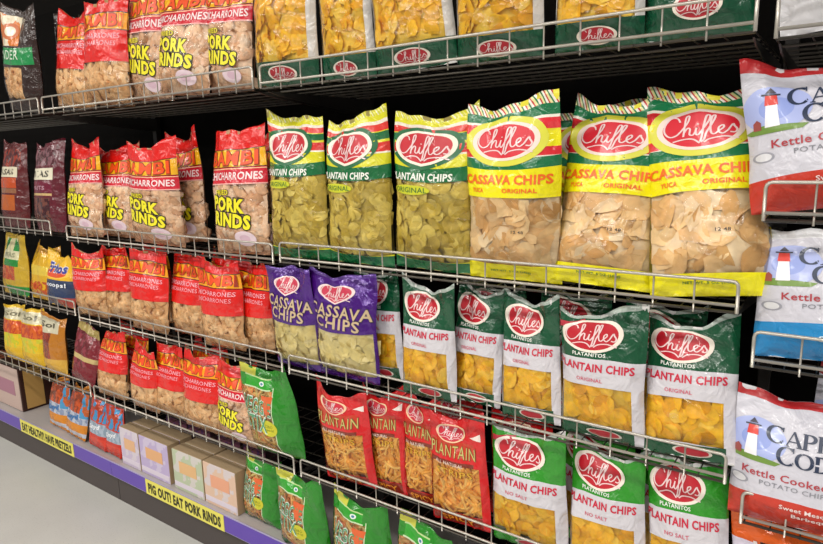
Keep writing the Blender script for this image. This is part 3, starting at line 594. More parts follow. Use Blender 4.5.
#BAGS_BEGIN
BAGS = [
('A1', 'nutgreen', 'A', 1, -1.44, 0.049, -0.002, -0.022, 0.118, 0.3, 0.407, 'brown nut bag with a wide green band, top shelf left corner', None),
('A1b', 'darkbag', 'A', 1, -1.27, 0.17, -0.017, -0.005, 0.05, 0.22, 0.38, 'very dark snack bag half hidden behind the green banded nut bag', None),
('A2', 'bambi_red', 'A', 2, -1.116, 0.08, 0.023, 0.073, 0.107, 0.27, 0.35, 'left one of the two front red pork rind bags on the top shelf', 'pork rinds bags on the top shelf'),
('A3', 'bambi_red', 'A', 2, -0.837, 0.052, 0.031, 0.033, 0.056, 0.27, 0.352, 'right one of the two front red pork rind bags on the top shelf', 'pork rinds bags on the top shelf'),
('P1', 'bambi_pork', 'A', 2, -0.637, 0.1, -0.014, 0.005, 0.072, 0.256, 0.391, 'clear pork rinds bag on the top shelf touching the red bags', 'pork rinds bags on the top shelf'),
('P2', 'bambi_pork', 'A', 2, -0.393, 0.05, 0.011, 0.093, 0.06, 0.258, 0.364, 'clear pork rinds bag, middle of the three on the top shelf', 'pork rinds bags on the top shelf'),
('P3', 'bambi_pork', 'A', 2, -0.206, 0.086, -0.046, 0.008, 0.057, 0.214, 0.347, 'clear pork rinds bag on the top shelf touching the yellow chip bags', 'pork rinds bags on the top shelf'),
('Y1', 'yellow_big', 'A', 3, 0.06, 0.058, 0.023, -0.023, 0.026, 0.236, 0.359, 'tall yellow chip bag on the top shelf, leftmost next to the pork rinds', 'tall yellow chip bags on the top shelf'),
('Y2', 'yellow_big', 'A', 3, 0.271, 0.075, -0.011, -0.071, 0.009, 0.179, 0.34, 'narrow tall yellow chip bag on the top shelf, second from the left', 'tall yellow chip bags on the top shelf'),
('Y3', 'yellow_big', 'A', 3, 0.488, 0.061, 0.064, -0.033, -0.058, 0.224, 0.324, 'tall yellow chip bag on the top shelf, third from the left', 'tall yellow chip bags on the top shelf'),
('Y4', 'yellow_big', 'A', 3, 0.71, 0.055, -0.002, -0.088, 0.019, 0.21, 0.306, 'tall yellow chip bag on the top shelf, fourth from the left', 'tall yellow chip bags on the top shelf'),
('Y5', 'yellow_big', 'A', 3, 0.926, 0.049, 0.001, -0.055, 0.021, 0.179, 0.293, 'tall yellow chip bag on the top shelf, fifth from the left', 'tall yellow chip bags on the top shelf'),
('Y6', 'yellow_bigg', 'A', 3, 1.102, 0.062, 0.011, 0.052, 0.018, 0.186, 0.294, 'tall chip bag with deep green foil foot, right end of the top shelf', 'tall yellow chip bags on the top shelf'),
('CX', 'whitebag', 'A', 4, 1.335, 0.045, 0.014, 0.065, -0.098, 0.2, 0.291, 'plain whitish bag cut by the top right corner of the photo', None),
('M1', 'maroon_or', 'B', 1, -1.775, 0.091, 0.044, 0.089, 0.015, 0.242, 0.388, 'maroon snack bag with an orange stripe on the second shelf, at the left edge', 'maroon snack bags'),
('M2', 'maroon', 'B', 1, -1.427, 0.08, 0.032, 0.082, -0.0, 0.239, 0.376, 'maroon snack bag with a crimson stripe, second shelf, beside the pork rinds', 'maroon snack bags'),
('R1', 'bambi_pork', 'B', 2, -1.186, 0.1, 0.007, 0.122, -0.025, 0.259, 0.38, 'large red and clear pork rinds bag, second shelf, beside the maroon bag', 'big pork rinds bags on the second shelf'),
('R2', 'bambi_pork', 'B', 2, -1.054, 0.165, -0.0, 0.095, 0.008, 0.257, 0.362, 'clear and red pork rinds bag on the second shelf squeezed second from the left', 'big pork rinds bags on the second shelf'),
('R3', 'bambi_pork', 'B', 2, -0.666, 0.09, 0.059, -0.045, 0.03, 0.294, 0.361, 'widest pork rinds bag on the second shelf, standing forward in the middle', 'big pork rinds bags on the second shelf'),
('R4', 'bambi_pork', 'B', 2, -0.619, 0.181, -0.029, 0.052, -0.054, 0.227, 0.39, 'pork rinds bag on the second shelf set back behind the wide middle one', 'big pork rinds bags on the second shelf'),
('R5', 'bambi_pork', 'B', 2, -0.207, 0.083, 0.012, 0.053, -0.032, 0.258, 0.392, 'pork rinds bag standing alone next to the yellow plantain bags', 'big pork rinds bags on the second shelf'),
('PB1', 'plantain_yel', 'B', 3, 0.039, 0.093, 0.028, 0.015, -0.0, 0.231, 0.415, 'yellow striped plantain chip bag next to the lone pork rinds bag', 'yellow striped plantain chip bags'),
('PB2', 'plantain_yel', 'B', 3, 0.273, 0.09, 0.029, -0.03, 0.017, 0.224, 0.399, 'yellow striped plantain chip bag, middle of the three', 'yellow striped plantain chip bags'),
('PB3', 'plantain_yel', 'B', 3, 0.511, 0.091, 0.041, -0.04, 0.037, 0.237, 0.392, 'yellow striped plantain chip bag next to the first cassava bag', 'yellow striped plantain chip bags'),
('CB1', 'cassava_big', 'B', 3, 0.73, 0.093, 0.04, -0.066, 0.003, 0.235, 0.408, 'large yellow cassava chip bag, left one of the three, standing straight', 'large yellow cassava chip bags'),
('CB2', 'cassava_big', 'B', 3, 0.927, 0.097, 0.081, 0.2, 0.055, 0.222, 0.402, 'large yellow cassava chip bag, middle one of the three, leaning back', 'large yellow cassava chip bags'),
('CB3', 'cassava_big', 'B', 3, 1.149, 0.087, 0.13, 0.24, -0.09, 0.222, 0.415, 'large yellow cassava chip bag, right one, hanging over the fence end', 'large yellow cassava chip bags'),
('K1', 'cape_red', 'B', 4, 1.325, 0.081, 0.008, 0.099, -0.144, 0.235, 0.262, 'white potato chip bag with lighthouse and red foot, upper right edge', 'potato chip bags with a lighthouse'),
('G1', 'peagreen', 'C', 1, -1.894, 0.096, 0.004, 0.107, -0.0, 0.266, 0.298, 'small snack bag with green patches and gold edges at the left edge', None),
('G2', 'yelbag', 'C', 1, -1.644, 0.111, 0.009, 0.158, -0.0, 0.264, 0.255, 'plain yellow snack bag between the green patched bag and the blue corn chip bag', None),
('G3', 'fritos', 'C', 1, -1.437, 0.086, 0.004, 0.086, -0.001, 0.236, 0.232, 'corn chip bag with yellow top and dark blue lower half', None),
('C1', 'bambi_red', 'C', 2, -1.192, 0.092, 0.024, 0.03, -0.025, 0.233, 0.287, 'small red pork rinds bag on the third shelf, first beside the corn chips', 'small pork rinds bags on the third shelf'),
('C2', 'bambi_red', 'C', 2, -1.052, 0.126, -0.011, 0.059, -0.021, 0.21, 0.303, 'small red pork rinds bag on the third shelf, second from the corn chips', 'small pork rinds bags on the third shelf'),
('C3', 'bambi_red', 'C', 2, -0.78, 0.088, 0.024, 0.076, 0.008, 0.239, 0.309, 'small red pork rinds bag on the third shelf, third from the corn chips', 'small pork rinds bags on the third shelf'),
('C4', 'bambi_red', 'C', 2, -0.591, 0.133, 0.002, 0.059, -0.007, 0.221, 0.306, 'small red pork rinds bag, third shelf, fourth, right side partly covered', 'small pork rinds bags on the third shelf'),
('C5', 'bambi_red', 'C', 2, -0.344, 0.09, 0.012, 0.005, -0.033, 0.229, 0.305, 'small red pork rinds bag on the third shelf, fifth and standing forward', 'small pork rinds bags on the third shelf'),
('C6', 'bambi_red', 'C', 2, -0.221, 0.129, -0.025, 0.018, -0.022, 0.176, 0.306, 'small red pork rinds bag, narrow, third shelf, next to the purple bags', 'small pork rinds bags on the third shelf'),
('U1', 'purple', 'C', 3, 0.013, 0.087, -0.028, -0.072, -0.0, 0.205, 0.322, 'purple cassava chip bag, left of the two', 'purple cassava chip bags'),
('U2', 'purple', 'C', 3, 0.207, 0.089, 0.023, -0.04, -0.0, 0.234, 0.319, 'purple cassava chip bag, right of the two and overlapping its neighbours', 'purple cassava chip bags'),
('N1', 'plantain_grn', 'C', 3, 0.301, 0.141, -0.014, 0.018, -0.067, 0.147, 0.316, 'dark green plantain chip bag mostly hidden behind the right purple bag', 'dark green plantain chip bags'),
('N2', 'plantain_grn', 'C', 3, 0.485, 0.092, 0.018, 0.041, -0.011, 0.171, 0.305, 'dark green plantain chip bag, first fully seen right of the purple bags', 'dark green plantain chip bags'),
('N3', 'plantain_grn', 'C', 3, 0.606, 0.122, -0.016, 0.12, -0.0, 0.15, 0.304, 'narrow dark green plantain chip bag leaning back, second right of the purple bags', 'dark green plantain chip bags'),
('N4', 'plantain_grn', 'C', 3, 0.774, 0.095, -0.053, 0.085, -0.048, 0.158, 0.3, 'dark green plantain chip bag just left of the one with a red corner flash', 'dark green plantain chip bags'),
('N5', 'plantain_flag', 'C', 3, 0.946, 0.092, -0.034, -0.006, -0.017, 0.191, 0.3, 'dark green plantain chip bag with a red flash on its top left corner', 'dark green plantain chip bags'),
('N6', 'plantain_grn', 'C', 3, 1.128, 0.088, -0.015, 0.191, -0.063, 0.182, 0.292, 'dark green plantain chip bag at the right end of its shelf', 'dark green plantain chip bags'),
('K2', 'cape_blue', 'C', 4, 1.345, 0.098, -0.004, 0.115, -0.06, 0.235, 0.245, 'white potato chip bag with lighthouse and blue foot, right edge', 'potato chip bags with a lighthouse'),
('D1', 'yelsnack', 'D', 1, -2.055, 0.116, 0.008, 0.096, -0.01, 0.212, 0.29, 'yellow foil snack bag on the fourth shelf at the left edge', 'snack bags at the left of the fourth shelf'),
('D2', 'yelsnack', 'D', 1, -1.86, 0.119, 0.002, 0.08, -0.015, 0.214, 0.293, 'yellow foil snack bag on the fourth shelf, beside the tan snack bag', 'snack bags at the left of the fourth shelf'),
('D3', 'tansnack', 'D', 1, -1.635, 0.116, -0.005, 0.054, -0.037, 0.209, 0.291, 'tan and brown snack bag with cream top on the fourth shelf', 'snack bags at the left of the fourth shelf'),
('D4', 'maroonbag', 'D', 1, -1.394, 0.111, 0.019, 0.188, 0.15, 0.199, 0.26, 'dark red snack bag leaning beside the first red pork rinds bag, fourth shelf', None),
('E1', 'bambi_red', 'D', 2, -1.149, 0.105, 0.012, 0.157, -0.0, 0.22, 0.284, 'small red pork rinds bag, fourth shelf, first beside the dark red snack bag', 'small pork rinds bags on the fourth shelf'),
('E2', 'bambi_red', 'D', 2, -1.103, 0.179, -0.013, 0.134, -0.0, 0.201, 0.285, 'small red pork rinds bag on the fourth shelf, set back second from the left', 'small pork rinds bags on the fourth shelf'),
('E3', 'bambi_red', 'D', 2, -0.896, 0.105, -0.006, 0.07, -0.0, 0.198, 0.263, 'small red pork rinds bag on the fourth shelf, third from the left', 'small pork rinds bags on the fourth shelf'),
('E4', 'bambi_red', 'D', 2, -0.751, 0.123, -0.005, 0.088, -0.0, 0.199, 0.287, 'small red pork rinds bag on the fourth shelf, fourth from the left', 'small pork rinds bags on the fourth shelf'),
('E5', 'bambi_red', 'D', 2, -0.537, 0.109, 0.011, 0.077, -0.0, 0.222, 0.296, 'small red pork rinds bag, fourth shelf, left of the one with yellow letters', 'small pork rinds bags on the fourth shelf'),
('E6', 'bambi_pork', 'D', 2, -0.342, 0.111, -0.019, 0.059, -0.0, 0.206, 0.293, 'small pork rinds bag with yellow letters next to the upper veggie sticks bag', 'small pork rinds bags on the fourth shelf'),
('V1', 'veggie', 'D', 2, -0.137, 0.114, 0.02, -0.079, -0.07, 0.258, 0.312, 'bright green veggie sticks bag on the fourth shelf with folded top', 'green veggie sticks bags'),
('F1', 'redstrips', 'D', 3, 0.191, 0.102, 0.003, -0.043, -0.088, 0.204, 0.302, 'red plantain strips bag, leftmost beside the upper veggie bag', 'red plantain strips bags'),
('F2', 'redstrips', 'D', 3, 0.31, 0.126, 0.001, 0.042, -0.062, 0.145, 0.313, 'narrow red plantain strips bag, second from the left', 'red plantain strips bags'),
('F3', 'redstrips', 'D', 3, 0.436, 0.13, -0.001, 0.049, -0.051, 0.141, 0.317, 'red plantain strips bag set back, third from the left', 'red plantain strips bags'),
('F4', 'redstrips', 'D', 3, 0.578, 0.097, -0.005, 0.04, -0.066, 0.183, 0.305, 'red plantain strips bag next to the light green bags, standing forward', 'red plantain strips bags'),
('J1', 'nosalt_flag', 'D', 3, 0.772, 0.104, -0.003, 0.009, -0.031, 0.206, 0.315, 'light green no salt plantain bag with a red flash on its top left corner', 'light green plantain chip bags'),
('J2', 'nosalt', 'D', 3, 0.965, 0.102, 0.021, 0.117, -0.054, 0.178, 0.308, 'light green no salt plantain bag, middle of the three', 'light green plantain chip bags'),
('J3', 'nosalt', 'D', 3, 1.145, 0.107, -0.011, 0.117, -0.098, 0.168, 0.328, 'light green no salt plantain bag tilted at the right end of its shelf', 'light green plantain chip bags'),
('K3', 'cape_bbq', 'D', 4, 1.318, 0.086, -0.013, 0.102, -0.006, 0.225, 0.262, 'white potato chip bag with lighthouse and red foot, lower right edge', 'potato chip bags with a lighthouse'),
('W1', 'orangebag', 'E', 4, 1.34, 0.12, -0.008, 0.103, -0.095, 0.22, 0.255, 'orange snack bag with white script in the bottom right corner', None),
('S1', 'pretzel_or', 'S', 1, -1.782, 0.152, 0.01, 0.147, 0.039, 0.184, 0.267, 'orange pretzel bag on the base beside the tall framed carton', 'pretzel bags on the base'),
('S2', 'pretzel_or', 'S', 1, -1.587, 0.139, 0.02, 0.179, 0.079, 0.181, 0.261, 'orange pretzel bag on the base touching the blue topped pretzel bags', 'pretzel bags on the base'),
('S3', 'pretzel_bl', 'S', 1, -1.387, 0.135, 0.009, 0.158, 0.077, 0.155, 0.249, 'blue topped red pretzel bag on the base, beside the orange ones', 'pretzel bags on the base'),
('S4', 'pretzel_bl', 'S', 2, -1.252, 0.137, 0.006, 0.146, 0.036, 0.136, 0.234, 'blue topped red pretzel bag on the base, beside the pastel cartons', 'pretzel bags on the base'),
('T1', 'veggie', 'S', 2, -0.291, 0.151, -0.013, 0.064, -0.0, 0.21, 0.25, 'green veggie sticks bag on the base next to the peach carton', 'green veggie sticks bags'),
('T2', 'veggie', 'S', 2, -0.034, 0.112, -0.012, -0.061, -0.0, 0.24, 0.286, 'green veggie sticks bag on the base, second from the cartons', 'green veggie sticks bags'),
('T3', 'veggie', 'S', 3, 0.223, 0.107, 0.025, -0.049, -0.007, 0.242, 0.284, 'green veggie sticks bag on the base, third from the cartons', 'green veggie sticks bags'),
('T4', 'veggie', 'S', 3, 0.476, 0.092, -0.018, -0.055, -0.0, 0.215, 0.3, 'green veggie sticks bag on the base, fourth and cut by the bottom edge', 'green veggie sticks bags'),
('X1', 'bambi_red', 'A', 2, -0.99, 0.17, 0, 0.05, 0.08, 0.24, 0.4, 'red pork rinds bag peeking out behind the two front red top shelf bags', 'pork rinds bags on the top shelf'),
('X2', 'bambi_pork', 'B', 2, -0.23, 0.2, 0, 0.05, 0, 0.24, 0.385, 'pork rinds bag set back behind the lone front pork rinds bag', 'big pork rinds bags on the second shelf'),
('X3', 'cassava_big', 'B', 3, 0.845, 0.3, 0, 0.05, 0, 0.23, 0.4, 'yellow cassava chip bag behind the gap between left and middle front ones', 'large yellow cassava chip bags'),
('X4', 'plantain_grn', 'C', 3, 0.62, 0.205, 0, 0.03, 0, 0.18, 0.3, 'dark green plantain chip bag in the back row behind the narrow leaning one', 'dark green plantain chip bags'),
('X5', 'plantain_grn', 'C', 3, 0.83, 0.2, 0, 0.03, 0.03, 0.18, 0.305, 'dark green plantain chip bag in the back row, behind the red flash bag', 'dark green plantain chip bags'),
('X6', 'plantain_grn', 'C', 3, 1.04, 0.2, 0, 0.03, 0, 0.18, 0.3, 'dark green plantain chip bag in the back row between the last two front ones', 'dark green plantain chip bags'),
('X7', 'redstrips', 'D', 3, 0.5, 0.205, 0, 0.03, 0, 0.18, 0.32, 'red plantain strips bag in the back row behind the set back one', 'red plantain strips bags'),
('X8', 'redstrips', 'D', 3, 0.7, 0.2, 0, 0.03, 0, 0.18, 0.31, 'red plantain strips bag in the back row beside the light green bags', 'red plantain strips bags'),
('X9', 'nosalt', 'D', 3, 0.9, 0.205, 0, 0.03, 0, 0.18, 0.32, 'light green plantain bag in the back row between the first two front ones', 'light green plantain chip bags'),
('X10', 'nosalt', 'D', 3, 1.09, 0.205, 0, 0.03, 0, 0.18, 0.33, 'light green plantain bag in the back row beside the tilted front one', 'light green plantain chip bags'),
('X11', 'cape_bbq', 'D', 4, 1.44, 0.21, 0, 0.03, 0.05, 0.24, 0.275, 'white potato chip bag with red top behind the lower right lighthouse bag', 'potato chip bags with a lighthouse'),
('X12', 'bambi_red', 'C', 2, -0.9, 0.2, 0, 0.04, 0, 0.22, 0.31, 'red pork rinds bag in the third shelf back row, further left one', 'small pork rinds bags on the third shelf'),
('X13', 'bambi_red', 'C', 2, -0.44, 0.19, 0, 0.04, 0, 0.22, 0.31, 'red pork rinds bag in the third shelf back row, further right one', 'small pork rinds bags on the third shelf'),
('X14', 'bambi_red', 'D', 2, -0.62, 0.215, 0, 0.04, 0, 0.22, 0.3, 'red pork rinds bag in the back row, fourth shelf', 'small pork rinds bags on the fourth shelf'),
]
for b_ in BAGS: make_bag(*b_)
#BAGS_END

# ------------------------------------------------------------------ gondola: wire shelves
CH = None
def chrome():
    if 'chrome' in _m: return _m['chrome']
    t = NT('plated_wire'); nz = t.n('ShaderNodeTexNoise'); nz.inputs['Scale'].default_value = 90
    c = t.mix(nz.outputs[0], lin('a8a298'), lin('cec8be')); b = t.bsdf(c, .3, .55); t.l(b.outputs[0], t.out.inputs[0]); _m['chrome'] = t.m; return t.m
W_, G_ = 1.22, .0308
def wire_shelf(sh, bay, label):
    x0 = (bay-3)*W_+G_/2*(1 if bay != 2 or sh != 'B' else 1); x1 = (bay-2)*W_-G_/2
    if bay == 1: x0 = -3.7+.02
    if bay == 1 and sh == 'B': x1 -= .10
    y = YS[sh]; zb = H0+ZB[sh+str(bay)]; zt = zb+.045+(.008 if bay == 4 else 0); r = .0032
    root = thing('wire_shelf', label, 'wire shelf', 'wire shelves of the rack', Matrix.Translation((x0, y, zb-.0145)))
    L = x1-x0; d = .40; zb -= (H0+ZB[sh+str(bay)]-.0145)-0; zt -= (H0+ZB[sh+str(bay)]-.0145)
    a = Acc(); c = .010
    pts = [(0, 0, 0), (0, 0, zt-c)]+[(c-c*math.cos(t), 0, zt-c+c*math.sin(t)) for t in (PI/6, PI/3, PI/2)]
    pts += [(L-c+c*math.sin(t), 0, zt-c+c*math.cos(t)) for t in (0, PI/6, PI/3)]+[(L, 0, zt-c), (L, 0, 0)]
    a.tube(pts, r, 8); a.tube([(0, 0, zb), (L, 0, zb)], r, 8)
    n = max(2, round(L/.0735))
    for k in range(1, n): a.tube([(L*k/n, .0035, zt), (L*k/n, .0035, -.006)], .0019, 6)
    a.build('fence', chrome(), root)
    a = Acc(); a.tube([(0, .006, 0), (L, .006, 0)], .0030, 8)
    for k in range(1, 7): a.tube([(0, .006+d*k/6, -.004), (L, .006+d*k/6, -.004)], .0026, 6)
    for k in range(0, 8 if L > 2 else 1): pass
    nn = round(L/.049)
    for k in range(nn+1): a.tube([(L*k/nn, .0, 0), (L*k/nn, d+.006, 0)], .0014, 5)
    a.build('deck', plain('57524b', .4, .6, 0, .2, 'deck_wire'), root)
    for xx in (.004, L-.004):
        a = Acc(); a.add([(xx-.0015, .02, -.006), (xx+.0015, .02, -.006), (xx+.0015, .478-y, -.006), (xx-.0015, .478-y, -.006), (xx-.0015, .06, -.016), (xx+.0015, .06, -.016), (xx+.0015, .478-y, -.06), (xx-.0015, .478-y, -.06)],
            [(0,1,2,3),(7,6,5,4),(0,4,5,1),(1,5,6,2),(2,6,7,3),(3,7,4,0)]); a.build('bracket', plain('2a2826', .5), root, False)
    return root
nm = {'A': 'top', 'B': 'second', 'C': 'third', 'D': 'fourth', 'E': 'lowest'}
cont = {'A1': 'brown nut bag with a green band', 'A2': 'three pork rind bags with yellow letters, top row', 'A3': 'tall yellow chip bags at the top edge', 'A4': 'plain white bag in the top right corner',
 'B1': 'two maroon bags at the left edge', 'B2': 'big red and yellow pork rind bags', 'B3': 'large yellow plantain and cassava chip bags', 'B4': 'white and red potato chip bag at the right edge',
 'C1': 'small yellow and green snack bags at the left edge', 'C2': 'six small red pork rind bags below the big ones', 'C3': 'purple bags and dark green plantain bags', 'C4': 'white and blue potato chip bag',
 'D1': 'yellow foil snack bags at the left edge', 'D2': 'small red pork rind bags above the carton row', 'D3': 'red strips bags and light green plantain bags', 'D4': 'lower white and red potato chip bag', 'E4': 'orange snack bag in the bottom right corner'}
for key, c in cont.items():
    o = wire_shelf(key[0], int(key[1]), 'wire shelf under the '+c)

# back panels, uprights, base
dark = plain('080605', .9, 0, 0, .4, 'dark_panel')
for bay in range(0, 5):
    x0 = -3.7 if bay == 1 else (bay-3)*W_
    if bay == 0: continue
    a = Acc(); a.box(((x0+.002), .50, .0), ((bay-2)*W_-.002, .52, 2.25)); o = a.build('back_panel', dark, None, False)
    a2 = ('left end', 'section with the small red bags', 'section with the yellow cassava bags', 'right end')[bay-1]
    o['label'] = 'dark rear panel of the shelving behind the '+a2; o['category'] = 'panel'
for k, x in enumerate((-2*W_-0, -W_, 0, W_)):
    if k == 0: continue
    a = Acc(); a.box((x-.014, .474, .0), (x+.014, .4985, 2.3))
    o = a.build('upright_post', plain('24201e', .5, .3), None, False); bevel(o, .002)
    o['label'] = ('dark upright post between the left end and the red bag section', 'dark upright post between the purple bags and the red bag section', 'dark upright post between the yellow cassava bags and the white potato chip bags')[k-1]; o['category'] = 'post'

zs = H0-1.305; zsb = H0-1.3727; yS = YS['S']
deckm = plain('b9b2b0', .45, .1, 0, .25, 'painted_deck'); kickm = plain('4c4442', .6, 0, 0, .3, 'kick_plate'); purp = plain('5a3aa8', .35, 0, .3)
for bay in range(1, 5):
    x0 = -3.7 if bay == 1 else (bay-3)*W_+.0008; x1 = (bay-2)*W_-.0008
    lab = {1: 'grey base deck at the left with the yellow pretzel slogan strip', 2: 'grey base deck carrying the pastel cartons and yellow pork rinds slogan strip',
           3: 'grey base deck under the veggie bags in the middle', 4: 'grey base deck at the far right end'}[bay]
    r = thing('base_deck', lab, 'shelf base', 'base decks of the rack', Matrix.Translation((x0, yS, 0)))
    L = x1-x0
    a = Acc(); a.box((0, .004, zs-.02), (L, .49-yS-.02, zs)); a.build('deck_plate', deckm, r, False)
    a = Acc(); a.box((0, .0, zsb), (L, .0038, zs+.004)); o = a.build('price_rail', plain('a8a0c0', .35, 0, .3), r, False); bevel(o, .001)
    a = Acc(); a.box((0.001, -.0015, zsb+.004), (L-.001, -.0001, zs-.001)); a.build('price_strip', purp, r, False)
    a = Acc(); a.box((0.001, .022, 0.0), (L-.001, .034, zsb-.001)); a.build('kick_plate', kickm, r, False)
    def sign(xa, xb, txt):
        a = Acc(); a.box((xa-x0, -.0032, zsb+.001), (xb-x0, -.0017, zs+.001)); s = a.build('slogan_label', plain('e6dc5c', .4, 0, .2), r, False)
        V, F = text2d(txt, .045, 0, 1.08); w = (xb-xa)*.93; hh = .046
        P = [((xa+xb)/2-x0+v[0]*w, -.0040, (zs+zsb)/2+v[1]*hh) for v in V]
        s['label'] = 'yellow label with dark capital letters'
        mesh_obj('slogan_text', P, F, plain('2e2c10', .5), s, None, False)
    if bay == 1: sign(-2.082, -1.545, 'EAT HEALTHY! HAVE PRETZELS')
    if bay == 2: sign(-.955, -.452, 'PIG OUT! EAT PORK RINDS')

# floor
t = NT('vinyl_floor'); tc = t.n('ShaderNodeTexCoord'); nz = t.n('ShaderNodeTexNoise'); nz.inputs['Scale'].default_value = 4; nz.inputs['Detail'].default_value = 6; t.l(tc.outputs['Object'], nz.inputs[0])
n2 = t.n('ShaderNodeTexNoise'); n2.inputs['Scale'].default_value = 160; t.l(tc.outputs['Object'], n2.inputs[0])
c = t.mix(nz.outputs[0], lin('bcbbb6'), lin('cecdc8')); c = t.mix(t.math('MULTIPLY', t.math('GREATER_THAN', n2.outputs[0], .64), .25), c, lin('8f8a82'))
b = t.bsdf(c, .42); t.l(b.outputs[0], t.out.inputs[0])
a = Acc(); a.box((-7, -6, -.05), (4, .75, 0)); fl = a.build('floor', t.m, None, False); fl['kind'] = 'structure'
a = Acc(); a.box((-7, -6, 3.45), (4, .75, 3.5)); o = a.build('ceiling', plain('d0cdc6', .8), None, False); o['kind'] = 'structure'
a = Acc(); a.box((-7, .66, 0), (4, .75, 3.45)); o = a.build('wall_rear', plain('141210', .9, name='rear_wall_paint'), None, False); o['kind'] = 'structure'

# ------------------------------------------------------------------ cartons on the base deck
def carton(x0, x1, y0, dp, h, col, patch, label, pcol='f0b878', lean=0.0, group='pastel cartons on the base deck', top='b09878', side=None):
    r = thing('snack_carton', label, 'carton', group, Matrix.Translation(((x0+x1)/2, y0, zs+.0005)))
    w = (x1-x0)/2
    t = NT('carton_'+col+patch); tc = t.n('ShaderNodeTexCoord'); sp = t.n('ShaderNodeSeparateXYZ'); t.l(tc.outputs['Object'], sp.inputs[0])
    nz = t.n('ShaderNodeTexNoise'); nz.inputs['Scale'].default_value = 14; t.l(tc.outputs['Object'], nz.inputs[0])
    gsp = t.n('ShaderNodeNewGeometry'); sn = t.n('ShaderNodeSeparateXYZ'); t.l(gsp.outputs['True Normal'], sn.inputs[0])
    cc = t.mix(t.math('GREATER_THAN', nz.outputs[0], .52), lin(col), lin(patch))
    f = t.math('GREATER_THAN', t.math('MULTIPLY', sn.outputs[1], -1.0), .5)
    cc = t.mix(f, lin(top), cc); b = t.bsdf(cc, .45); t.l(b.outputs[0], t.out.inputs[0])
    a = Acc(); a.box((-w, 0, 0), (w, dp, h)); o = a.build('carton_body', t.m, r, False); bevel(o, .0025)
    a = Acc(); a.box((-w*.55, -.0012, h*.45), (w*.6, -.0002, h*.74)); a.build('front_label', plain(pcol, .45), r, False)
    a = Acc(); a.box((-w+.004, -.0012, h*.08), (w-.004, -.0002, h*.20)); a.build('bottom_band', plain('d6ccd8', .45), r, False)
    return r
G = [(-1.165, -1.025, 'c4b6cc', 'd0c6d0', 'dcae84', 'pale lilac carton beside the blue pretzel bags, left end of the carton row'),
     (-1.018, -.815, 'b8a8cc', 'c8bcd4', 'dca878', 'lilac carton with orange patch, second from the left end of the carton row'),
     (-.785, -.595, 'b4bea0', 'ccc6c0', 'dcb07c', 'pale green carton with orange patch between the lilac and peach cartons'),
     (-.588, -.400, 'd8b8a0', 'd0c4c4', 'e0a080', 'peach coloured carton next to the veggie bag, right end of the carton row')]
for i, (x0, x1, c1, c2, pc, lb) in enumerate(G):
    hh = .172
    carton(x0, x1, .126, .058, hh, c1, c2, 'pastel carton in the front row: '+lb if False else lb, pc)
    carton(x0+.002, x1-.002, .187, .058, hh-.002, c1, c2, 'pastel carton in the second row, right behind the front %s carton' % ('far left pale lilac', 'wide lilac', 'pale green', 'peach')[i], pc)
for i, (x0, x1) in enumerate(((-1.08, -.93), (-.92, -.77), (-.72, -.58), (-.56, -.43))):
    carton(x0, x1, .30, .08, .175, '5a3a6c', '7a4a5c', ('dark purple carton in the rear behind the lilac cartons, leftmost of four', 'dark purple carton in the rear behind the lilac cartons, second of four', 'dark purple carton in the rear behind the green carton', 'dark purple carton in the rear behind the peach carton')[i], '8a5a50', 0, 'dark cartons at the back of the base', '5c4048')
# tall case with a framed tan side, at the left
r = thing('display_case_box', 'tall pastel carton with dark framed tan side at the left end of the base', 'carton', None, Matrix.Translation((-2.30, .152, zs+.0005)))
a = Acc(); a.box((-.145, 0, 0), (.143, .172, .24)); o = a.build('carton_body', plain('3c1a10', .5, 0, 0, .3), r, False); bevel(o, .003)
a = Acc(); a.box((-.143, -.0016, .004), (.135, -.0002, .236)); a.build('front_label', plain('cdb3a8', .5, 0, 0, .5), r, False)
a = Acc(); a.box((.1432, .022, .012), (.1446, .115, .235)); sp_ = a.build('side_label', plain('cfa25c', .5, 0, 0, .25), r, False)
a = Acc(); a.box((-.11, -.003, .08), (.08, -.0017, .16)); a.build('picture_patch', plain('b07a8c', .5, 0, 0, .5), r, False)
r = thing('display_case_box', 'pastel carton cut by the left edge of the photo on the base', 'carton', None, Matrix.Translation((-2.62, .155, zs+.0005)))
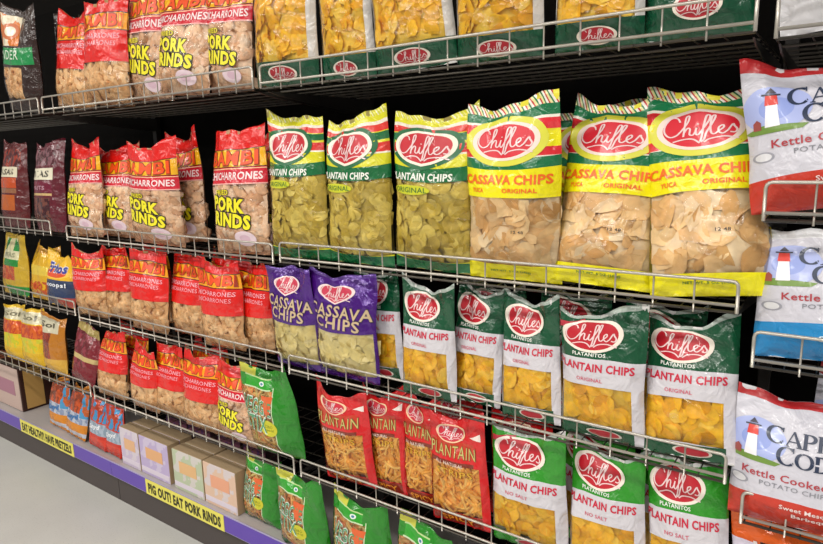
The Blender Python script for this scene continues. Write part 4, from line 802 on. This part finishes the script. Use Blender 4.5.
a = Acc(); a.box((-.15, 0, 0), (.15, .17, .2)); o = a.build('carton_body', plain('8a4a30', .5, 0, 0, .3), r, False); bevel(o, .003)
a = Acc(); a.box((-.143, -.0016, .004), (.143, -.0002, .196)); a.build('front_label', plain('c0883c', .5, 0, 0, .5), r, False)

# ------------------------------------------------------------------ light and camera
w = bpy.data.worlds.new('World'); scene.world = w; w.use_nodes = True
w.node_tree.nodes['Background'].inputs[0].default_value = (1.0, .975, .94, 1); w.node_tree.nodes['Background'].inputs[1].default_value = .36
def tube_light(x, y, z, L, e):
    l = bpy.data.lights.new('ceiling_tube_light', 'AREA'); l.shape = 'RECTANGLE'; l.size = L; l.size_y = .25; l.energy = e; l.color = (1, .97, .92)
    o = bpy.data.objects.new('ceiling_tube_light', l); COL.objects.link(o); o.location = (x, y, z); return o
for x in (-3.6, -1.2, 1.2, 3.2): tube_light(x, -1.9, 3.3, 2.0, 46)
for x in (-3.2, -.4, 2.4): tube_light(x, -4.4, 3.3, 2.4, 125)

F_, CX, CD, YAW, PIT, ROL = 624.744, 1.35818, 1.21333, .61457, .18707, -.02454
cy, sy = math.cos(YAW), math.sin(YAW); cp, sp2 = math.cos(PIT), math.sin(PIT); cr, sr = math.cos(ROL), math.sin(ROL)
f = Vector((-sy*cp, cy*cp, -sp2)); r0 = Vector((cy, sy, 0)); u0 = r0.cross(f)
rr = r0*cr+u0*sr; uu = -r0*sr+u0*cr
cam = bpy.data.cameras.new('camera'); co = bpy.data.objects.new('camera', cam); COL.objects.link(co)
M = Matrix(((rr.x, uu.x, -f.x, CX), (rr.y, uu.y, -f.y, -CD), (rr.z, uu.z, -f.z, H0), (0, 0, 0, 1)))
co.matrix_world = M; cam.sensor_fit = 'HORIZONTAL'; cam.sensor_width = 36; cam.lens = F_/823*36; cam.clip_start = .05
scene.camera = co
vs = scene.view_settings; vs.view_transform = 'Standard'; vs.look = 'None'; vs.exposure = -0.36; vs.gamma = 1; vs.use_curve_mapping = False
